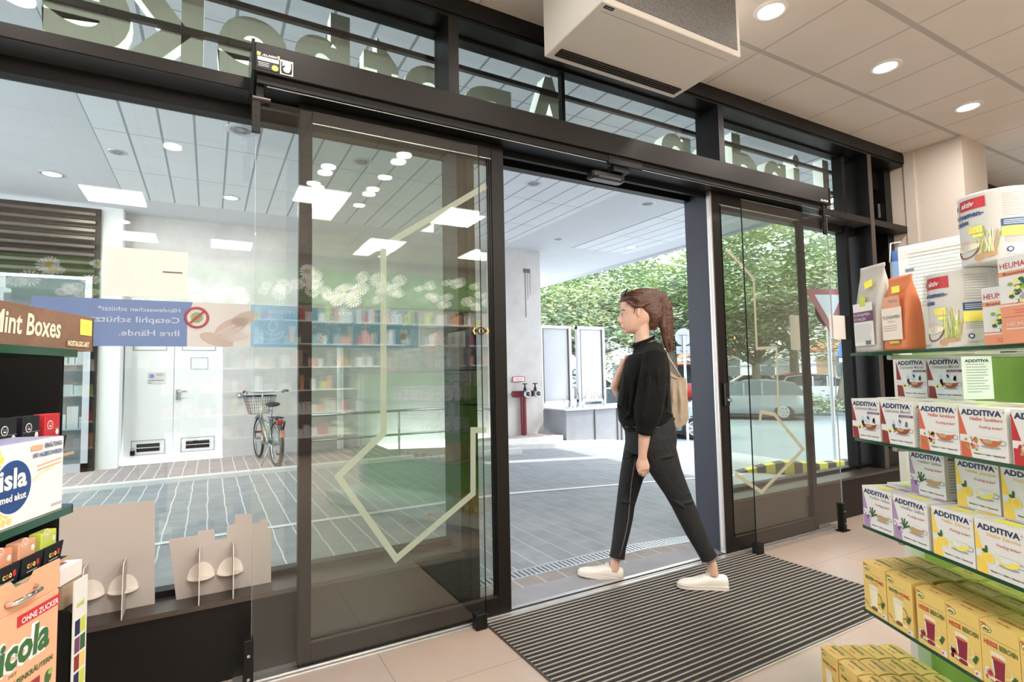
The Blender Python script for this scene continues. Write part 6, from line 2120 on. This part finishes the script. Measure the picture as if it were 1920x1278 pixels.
# body: legs, trunk, neck, head, arms and hands in one skin
B = MB()
limb(B, [(1208, 840, 0, 34, .12), (1212, 780, 0, 34, .115), (1212, 730, 0, 36, .115), (1214, 690, 0, 33, .13), (1214, 665, 0, 24, .14), (1211, 650, 0, 16, .075)])
limb(B, [(1214, 665, 0, 20, .075), (1206, 642, 0, 15, .054), (1203, 628, 0, 14, .050), (1203, 612, 0, 15, .050), (1203, 598, 0, 18, .052)])
# head sections: v, front u, back u, half width
hs = [(545, 1190, 1218, .026), (549, 1178, 1229, .044), (556, 1168, 1235, .058), (565, 1163, 1238, .067), (574, 1161.5, 1239, .071), (583, 1162, 1239, .072), (590, 1164.5, 1237, .071), (597, 1164, 1234, .068), (603, 1164.5, 1227, .063), (609, 1166.5, 1217, .056), (614, 1168, 1210, .050), (619, 1170, 1205, .042), (623.5, 1175, 1198, .028), (625.5, 1181, 1192, .012)]
secs = []
for v, u0, u1, hw in hs:
    c = q((u0 + u1) / 2, v, 0)
    secs.append((c, F1 * (u1 - u0) / 2 * PX, L1 * hw))
B.loft(secs, 'skin', 28, True, 2.15)
nz = [(586, 1165, .006, 3), (591, 1163.5, .007, 4), (596, 1161.5, .009, 5), (600, 1160.2, .012, 5.2), (603, 1161.5, .013, 5), (606, 1165, .009, 4)]
B.loft([(q(u + 1, v, 0), F1 * r * PX, L1 * w) for v, u, w, r in nz], 'skin', 12)
B.loft([(q(1166.5, 608.5, 0), F1 * 2.2 * PX, L1 * .012), (q(1166, 611, 0), F1 * 3.6 * PX, L1 * .020), (q(1166.5, 615, 0), F1 * 3.2 * PX, L1 * .018), (q(1168, 617, 0), F1 * 2 * PX, L1 * .012)], 'skin', 12)
B.ball(q(1174, 621, 0), .016, 'skin', 12, 8)
# near arm and hand
limb(B, [(1228, 668, .155, 15, .045), (1224, 705, .175, 13.5, .042), (1219, 750, .185, 12, .040), (1213, 782, .185, 11.5, .038), (1209, 808, .18, 11, .035), (1207, 830, .175, 9.6, .030), (1205, 848, .17, 7.8, .024), (1204.5, 858, .168, 7.6, .021)])
limb(B, [(1204.5, 855, .168, 7.4, .018), (1205, 864, .168, 9.6, .016), (1206.5, 873, .168, 11.2, .015), (1207, 880, .166, 10.2, .014)], p=2.8)
for i, (u0, v0, u1, v1, u2, v2) in enumerate([(1199, 874, 1197.8, 883, 1200, 889.5), (1204, 877, 1203.6, 886, 1205, 893), (1209, 877, 1209.4, 885, 1209.8, 892), (1214, 874, 1215, 881, 1214.4, 887)]):
    k_ = [2.9, 3.0, 2.9, 2.6][i]
    limb(B, [(u0, v0, .17, k_, .0092), (u1, v1, .168 - .004 * i, k_ * .95, .0088), (u2, v2, .150 - .004 * i, k_ * .78, .0072)], n=10)
limb(B, [(1199, 860, .160, 3.6, .011), (1195.5, 869, .146, 3.2, .010), (1195.5, 877, .136, 2.7, .0085), (1197, 883, .130, 2.2, .007)], n=10)
# far arm, bent, hand holding the bag strap at the chest
limb(B, [(1206, 672, -.155, 14, .042), (1190, 700, -.19, 13, .040), (1168, 728, -.21, 11, .036), (1156, 736, -.21, 10, .034), (1152, 724, -.20, 9, .031), (1159, 704, -.18, 7.5, .026), (1166, 688, -.165, 6.4, .021)])
limb(B, [(1166, 689, -.165, 6.2, .018), (1169, 681, -.16, 8.0, .016), (1172, 673, -.155, 8.2, .016)], p=2.8)
for i in range(4):
    limb(B, [(1171 + i * 1.0, 669 + i * 4.0, -.150, 2.6, .0085), (1177 + i * .5, 666 + i * 4.2, -.135, 2.6, .0085), (1181, 669 + i * 4, -.13, 2.2, .007)], n=8)
limb(B, [(1168, 684, -.148, 3, .009), (1171, 674, -.138, 2.7, .0085), (1175, 667, -.13, 2.3, .007)], n=8)
# legs under the trousers and ankles
limb(B, [(1205, 832, -.08, 26, .078), (1193, 870, -.09, 21, .066), (1180, 905, -.10, 17, .056), (1174, 937, -.105, 14, .050), (1168, 975, -.11, 13, .045), (1161, 1010, -.11, 10, .036), (1156, 1040, -.11, 8.2, .028), (1153, 1055, -.11, 8.4, .028), (1152, 1070, -.11, 9, .030)])
limb(B, [(1228, 832, .075, 28, .080), (1245, 870, .08, 24, .070), (1262, 905, .085, 20, .060), (1279, 942, .09, 16, .052), (1294, 978, .095, 15, .047), (1311, 1015, .10, 11.5, .037), (1328, 1043, .105, 8.6, .029), (1335, 1058, .105, 8.6, .029), (1338, 1078, .105, 9, .030)])
body = remeshed(B, 'body', root, .0042, 3, 'skin')
m = MB()
for s_ in (1, -1):
    c = q(1166.8, 590.5, .0) + L1 * (.031 * s_)
    m.ball(c + F1 * -.0015, .0085, 'p_white', 12, 8, (.8, 1.1, .62)); m.ball(c + F1 * .0042, .0042, 'p_brown', 10, 6, (.7, 1, 1))
    m.tube([c + V(.002, .012 * s_, .003), c + V(.007, .002 * s_, .0062), c + V(.005, -.010 * s_, .003)], .0014, 'p_black', 6)
m.build('eye', root)
m = MB()
for s_ in (1, -1):
    c = q(1164.5, 582.5, 0) + L1 * (.030 * s_)
    m.tube([c + V(-.014, .020 * s_, -.001), c + V(-.002, .006 * s_, .003), c + V(.001, -.012 * s_, 0)], [.0014, .0026, .0018], 'hair', 6)
m.build('eyebrow', root)
m = MB(); m.ball(q(1164.2, 610.2, 0), .0085, 'lip', 12, 6, (.55, 2.0, .42)); m.ball(q(1164.6, 613.6, 0), .0085, 'lip', 12, 6, (.55, 1.8, .45)); m.build('lips', root)
m = MB()
for s_ in (1, -1):
    c = q(1193.5, 586, 0) + L1 * (.0735 * s_)
    Mx = Matrix.Rotation(.25 * s_, 3, 'Z') @ Matrix.Rotation(-.18, 3, 'Y')
    m.ball(c, .030, 'skin', 16, 10, (.52, .22, 1.0), Mx); m.torus(c + V(-.002, .004 * s_, .006), (0.2, 1, 0), .0135, .0035, 'skin', 18, 6); m.ball(c + V(.004, .001 * s_, -.024), .009, 'skin', 10, 6, (.8, .5, 1))
o = m.build('ear', root)

# hair: cap, swept back, ponytail
Hh = MB()
hr = [(541, 1192, 1222, .030), (545, 1180, 1232, .050), (551, 1169, 1239, .064), (558, 1162, 1243, .073), (564, 1161, 1244, .0765), (570, 1167, 1245, .078), (577, 1177, 1246, .0795), (584, 1187, 1246, .080), (590, 1199, 1245, .080), (597, 1205, 1243, .078), (604, 1209, 1239, .070), (612, 1213, 1233, .058), (618, 1216, 1228, .040)]
secs = []
for v, u0, u1, hw in hr:
    secs.append((q((u0 + u1) / 2, v, 0), F1 * (u1 - u0) / 2 * PX, L1 * hw))
Hh.loft(secs, 'hair', 28, True, 2.1)
for s_ in (1, -1):
    Hh.tube([q(1172, 566, 0) + L1 * .062 * s_, q(1183, 576, 0) + L1 * .077 * s_, q(1196, 577, 0) + L1 * .082 * s_, q(1212, 570, 0) + L1 * .074 * s_], [.008, .011, .012, .012], 'hair', 8)
    Hh.tube([q(1186, 578, 0) + L1 * .076 * s_, q(1184, 588, 0) + L1 * .074 * s_, q(1185, 593, 0) + L1 * .071 * s_], [.005, .0035, .0015], 'hair', 6)
Hh.tube([q(1221, 556, 0), q(1231, 549, 0), q(1240, 556, 0), q(1247, 575, 0), q(1251, 600, .0), q(1252, 625, .0), q(1255, 645, .005), q(1258, 660, .008)], [.020, .028, .036, .043, .040, .034, .024, .008], 'hair', 14)
Hh.tube([q(1236, 560, 0), q(1241, 585, .02), q(1244, 612, .03), q(1248, 640, .02), q(1251, 655, .02)], [.018, .028, .026, .018, .005], 'hair', 12)
for i in range(26):
    rn = random.Random(i)
    du, db = rn.uniform(-9, 6), rn.uniform(-.03, .035)
    Hh.tube([q(1236, 556, 0), q(1247 + du * .6, 590, db), q(1250 + du, 630, db), q(1256 + du * .7, 652 + rn.uniform(-6, 14), db)], [.008, .009, .007, .0015], 'hair', 6)
hair = remeshed(Hh, 'hair', root, .0035, 2, 'hair')
m = MB()
for i in range(70):
    rn = random.Random(100 + i)
    s_ = 1 if i % 2 else -1
    v0 = rn.uniform(548, 572); f = (v0 - 548) / 24
    a = q(1170 + rn.uniform(-3, 6) + (572 - v0) * .25, v0, 0) + L1 * s_ * (.050 + .020 * f)
    b_ = q(1203, v0 + 1 + f * 4, 0) + L1 * s_ * (.062 + .018 * f)
    c = q(1220, 556 + rn.uniform(-4, 8), 0) + L1 * s_ * .04
    m.tube([a, a.lerp(b_, .5) + L1 * s_ * .006, b_ + L1 * s_ * .002, c], .0011, 'hair', 4)
m.build('hair_strands', root)['kind'] = 'stuff'
m = MB(); m.torus(q(1229, 553, 0), q(1237, 553, 0) - q(1221, 557, 0), .022, .006, 'p_black', 20, 8); m.build('hair_tie', root)
m = MB()
for s_ in (1, -1):
    c = q(1171.5, 550, 0) + L1 * .033 * s_ + V(.003, 0, .003)
    Mx = Matrix.Rotation(-.55, 3, 'Y')
    m.ball(c, .029, 'black_gloss', 18, 10, (.26, 1.0, .80), Mx)
    m.torus(c, Mx @ V(1, 0, 0), .0235, .0025, 'black_gloss', 24, 6)
    m.tube([c + V(-.004, .026 * s_, 0), q(1180, 558, 0) + L1 * .072 * s_, q(1190, 570, 0) + L1 * .083 * s_], .0022, 'black_gloss', 6)
m.tube([q(1171, 552, 0) + V(.004, -.012, .004), q(1170, 551, 0) + V(.005, .0, .006), q(1171, 552, 0) + V(.004, .012, .004)], .003, 'black_gloss', 6)
m.build('sunglasses', root)

# shirt
T = MB()
limb(T, [(1207, 643, 0, 17, .064), (1208, 648, 0, 22, .085), (1212, 654, 0, 27, .125), (1214, 663, 0, 33, .165), (1213, 680, 0, 40, .168), (1211, 705, 0, 44.5, .150), (1208, 735, 0, 47.5, .140), (1207, 760, 0, 50, .148), (1209, 778, 0, 50, .158), (1214, 790, 0, 46, .160), (1219, 799, 0, 43, .158)], n=28, p=2.3)
limb(T, [(1222, 660, .105, 16, .055), (1227, 668, .155, 21, .062), (1225, 700, .185, 24, .062), (1221, 735, .200, 26, .064), (1216, 765, .205, 26, .062), (1212, 790, .200, 22, .054), (1210, 803, .192, 15, .044)], n=20)
limb(T, [(1210, 798, .19, 14, .044), (1209.5, 803, .19, 17, .050), (1209, 809, .188, 17, .050), (1208.5, 813, .186, 13.5, .044)], n=20)
limb(T, [(1214, 662, -.10, 16, .055), (1205, 676, -.165, 21, .060), (1190, 702, -.20, 20, .058), (1172, 726, -.215, 16, .050), (1160, 737, -.215, 14, .046)], n=18)
# folds
for i, (u0, v0, u1, v1, b0, b1) in enumerate([(1172, 700, 1166, 768, .12, .10), (1185, 690, 1180, 780, .150, .14), (1245, 700, 1250, 780, .12, .12), (1195, 760, 1170, 785, .155, .10), (1240, 770, 1262, 780, .14, .10), (1217, 690, 1206, 785, .255, .262), (1232, 690, 1232, 770, .246, .250), (1200, 720, 1195, 790, .235, .235), (1160, 760, 1178, 788, .06, .04)]):
    T.tube([q(u0, v0, b0), q((u0 + u1) / 2 + 2, (v0 + v1) / 2, (b0 + b1) / 2 + .004), q(u1, v1, b1)], [.006, .013, .006], 'shirt', 8)
T.tube([q(1263, 785, 0), q(1250, 792, .10), q(1220, 797, .155), q(1190, 793, .14), q(1170, 788, .06)], .012, 'shirt', 8)
shirt = remeshed(T, 'shirt', root, .005, 3, 'shirt')
# collar
Cc = MB()
ring = []
for i in range(24):
    a = 2 * PI * i / 24
    f = (1 + math.cos(a)) / 2          # 1 at the front
    u = 1206 - 20 * math.cos(a)
    ring.append((q(u, 642 - 6 * (1 - f) + 9 * f, 0) + L1 * .060 * math.sin(a), q(u + 2, 629 + 15 * f, 0) + L1 * .053 * math.sin(a)))
vs = []
for a, b_ in ring:
    vs += [a, b_]
fs = [(2 * i, 2 * ((i + 1) % 24), 2 * ((i + 1) % 24) + 1, 2 * i + 1) for i in range(24)]
Cc.add(vs, fs, 'shirt', True)
o = Cc.build('collar', root)
sm = o.modifiers.new('s', 'SOLIDIFY'); sm.thickness = .006; sm.offset = 0

# trousers
J = MB()
limb(J, [(1215, 774, 0, 44, .138), (1217, 795, 0, 46, .158), (1220, 818, 0, 46.5, .172), (1219, 838, 0, 46, .170), (1217, 852, 0, 42, .158)], n=28, p=2.3)
limb(J, [(1203, 832, -.08, 32, .088), (1193, 862, -.088, 27, .078), (1184, 893, -.096, 22.5, .067), (1177, 925, -.103, 19.5, .060), (1173, 945, -.106, 17.5, .056), (1170, 968, -.11, 17.5, .054), (1165, 998, -.11, 16, .050), (1160, 1025, -.11, 14, .045), (1157, 1044, -.11, 14.5, .045)], n=20)
limb(J, [(1229, 832, .078, 36, .094), (1240, 862, .082, 32, .085), (1252, 888, .085, 27, .074), (1266, 915, .088, 23, .066), (1279, 942, .09, 20.5, .060), (1290, 966, .094, 19.5, .056), (1303, 994, .098, 18, .052), (1317, 1022, .102, 15.5, .047), (1330, 1046, .105, 15, .046)], n=20)
for (u0, v0, u1, v1, b0) in [(1262, 930, 1296, 925, .135), (1268, 945, 1302, 940, .14), (1264, 938, 1290, 955, .142), (1160, 938, 1190, 944, -.05), (1200, 850, 1170, 860, -.01), (1238, 860, 1268, 852, .165)]:
    J.tube([q(u0, v0, b0), q((u0 + u1) / 2, (v0 + v1) / 2, b0 + .012), q(u1, v1, b0)], [.004, .009, .004], 'jeans', 8)
jeans = remeshed(J, 'trousers', root, .0045, 2, 'jeans')
m = MB()
m.tube([q(1195, 838, .0), q(1190, 870, -.006), q(1184, 905, -.024), q(1181, 940, -.042), q(1178, 975, -.052), q(1171, 1010, -.060), q(1162, 1044, -.064)], .0035, 'seam', 6)
m.build('inseam', root)
m = MB()
m.tube([q(1236, 806, .158), q(1240, 826, .155), q(1252, 836, .135), q(1263, 828, .10)], .0016, 'seam', 5)
m.tube([q(1172, 800, .06), q(1200, 800, .158), q(1236, 801, .158), q(1262, 796, .07)], .0022, 'seam', 5)
m.build('pocket_stitching', root)
m = MB()
for cu, cv, cb, ru, rs in ((1157, 1044, -.11, 15, .047), (1330.5, 1047, .105, 15.5, .048)):
    ax = (q(cu, cv, cb) - q(cu + (3 if cu < 1200 else -13), cv - 20, cb)).normalized()
    a = (F1 - ax * F1.dot(ax)).normalized(); b_ = ax.cross(a)
    m.tube([q(cu, cv, cb) + a * math.cos(2 * PI * i / 20) * ru * PX + b_ * math.sin(2 * PI * i / 20) * rs for i in range(20)], .0028, 'seam', 6, closed=True)
m.build('trouser_hem', root)


def shoe(hu, hv, tu, tv, b0, b1, nm):
    """hu,hv heel bottom; tu,tv toe bottom"""
    h = q(hu, hv, b0); t_ = q(tu, tv, b1)
    ax = (t_ - h)
    Lh = ax.length
    ax.normalize()
    sd_ = U1.cross(ax).normalized()
    up = ax.cross(sd_).normalized()
    root_s = bpy.data.objects.new('shoe', None); COL.objects.link(root_s); root_s.parent = root
    prof = [(0, .032), (.05, .036), (.2, .036), (.42, .035), (.62, .042), (.8, .043), (.93, .032), (1.0, .012)]
    s1 = MB()
    for z0, z1, mm in ((0, .022, 'sole'),):
        secs = []
        ring0, ring1 = [], []
        left = [(f, w) for f, w in prof]
        outline = [(f, w) for f, w in prof] + [(f, -w) for f, w in reversed(prof)]
        P0 = [h + ax * (f * Lh) + sd_ * w + up * z0 for f, w in outline]
        s1.prism(P0, up * (z1 - z0), mm)
    o1 = s1.build('sole', root_s)
    bv = o1.modifiers.new('b', 'BEVEL'); bv.width = .004; bv.segments = 2
    s2 = MB()
    secs = []
    for f, w, zt in [(-.005, .018, .050), (.02, .029, .074), (.12, .034, .078), (.24, .034, .072), (.34, .034, .078), (.44, .035, .074), (.56, .039, .060), (.70, .041, .050), (.84, .037, .044), (.94, .026, .036), (.985, .012, .028)]:
        c = h + ax * (f * Lh) + up * ((zt + .012) / 2)
        secs.append((c, sd_ * w, up * ((zt - .012) / 2)))
    s2.loft(secs, 'sneaker', 20, True, 2.6)
    up2 = remeshed(s2, 'upper', root_s, .0035, 2, 'sneaker')
    m = MB()
    for i in range(5):
        f = .36 + i * .055
        zt = .082 - i * .0052
        c = h + ax * (f * Lh) + up * (zt)
        m.tube([c - sd_ * .022 - up * .010, c + ax * .006 + up * .004, c + sd_ * .022 - up * .010 + ax * .004], .0022, 'white', 6)
    c = h + ax * (.36 * Lh) + up * .086
    for s_ in (1, -1):
        m.torus(c + sd_ * .012 * s_ + ax * .005, (ax * .4 + up), .010, .0018, 'white', 14, 5)
    m.build('laces', root_s)
    m = MB(); m.tube([h + ax * (f * Lh) + sd_ * (w + .0008) + up * .020 for f, w in prof], .0016, 'card_white', 5); m.build('sole_stripe', root_s)
    m = MB(); m.box(-.006, .006, -.001, .001, -.004, .004, 'p_red'); o = m.build('heel_tab', root_s); o.location = h - ax * .001 + up * .012; o.rotation_euler = (0, 0, PI / 2)


shoe(1167, 1088.5, 1083, 1075, -.115, -.135, 'far')
shoe(1364.5, 1103.5, 1269.5, 1099, .105, .080, 'near')

# tote bag on her far shoulder
t = thing('tote_bag', 'beige canvas tote bag hanging behind the woman from her far shoulder', 'bag', PO, PRZ)
m = MB()
out = [(1250, 694), (1256, 701), (1266, 707), (1281, 708), (1283, 740), (1285.5, 780), (1282, 792), (1264, 804), (1256, 795), (1250, 780)]
T_ = MB()
T_.prism([q(u, v, -.17) for u, v in out], V(0, .07, 0), 'tote')
for (u0, v0, u1, v1) in [(1262, 715, 1258, 785), (1272, 712, 1276, 788)]:
    T_.tube([q(u0, v0, -.10), q((u0 + u1) / 2 + 2, (v0 + v1) / 2, -.094), q(u1, v1, -.10)], [.004, .012, .005], 'tote', 8)
bo = remeshed(T_, 'bag_body', t, .006, 3, 'tote')
m = MB()
for b0 in (-.165, -.115):
    m.tube([q(1254, 700, b0), q(1251, 680, b0), q(1244, 662, b0 - .01), q(1230, 652, -.135), q(1212, 651, -.14), q(1193, 660, -.142), q(1180, 672, -.138), q(1176, 700, -.16), q(1185, 730, -.17)] if b0 < -.14 else [q(1277, 708, b0), q(1266, 690, b0), q(1252, 668, b0 - .01), q(1234, 652, -.145)], .007, 'tote', 8)
m.build('strap', t)
m = MB(); m.tube([q(1251, 697, -.10), q(1258, 705, -.098), q(1268, 709, -.098), q(1281, 709, -.10)], .004, 'tote', 6); m.build('hem', t)
# ================================================================ second level of parts
NEST = {'label_print': 'can', 'label': 'pouch', 'fold_seal': 'pouch', 'tape_arrow': 'pane', 'door_sticker': 'pane', 'badge': 'casing', 'screw': 'intake_grille', 'sticker': 'housing', 'collar': 'shirt', 'inseam': 'trousers', 'pocket_stitching': 'trousers', 'trouser_hem': 'trousers', 'hair_strands': 'hair', 'hair_tie': 'hair', 'print': ('tray', 'carton'), 'picture': 'tin_body', 'pane_edge': 'pane', 'handwheel': 'valve', 'prohibition_roundel': 'hands_photo', 'product_picture': 'pictogram_panel', 'pictogram': 'pictogram_panel', 'lens_housing': 'bracket', 'strap_hem': 'bag_body', 'hem': 'bag_body', 'reflector': 'mudguard'}
kids_of = {}
for o in list(COL.objects):
    if o.parent is not None:
        kids_of.setdefault(o.parent.name, []).append(o)
for o in list(COL.objects):
    if o.parent is None or o.parent.parent is not None:
        continue
    tgt = NEST.get(o.name.split('.')[0])
    if not tgt:
        continue
    tgt = tgt if isinstance(tgt, tuple) else (tgt,)
    for s_ in kids_of.get(o.parent.name, []):
        if s_ is not o and s_.name.split('.')[0] in tgt and s_.parent == o.parent:
            o.parent = s_
            break
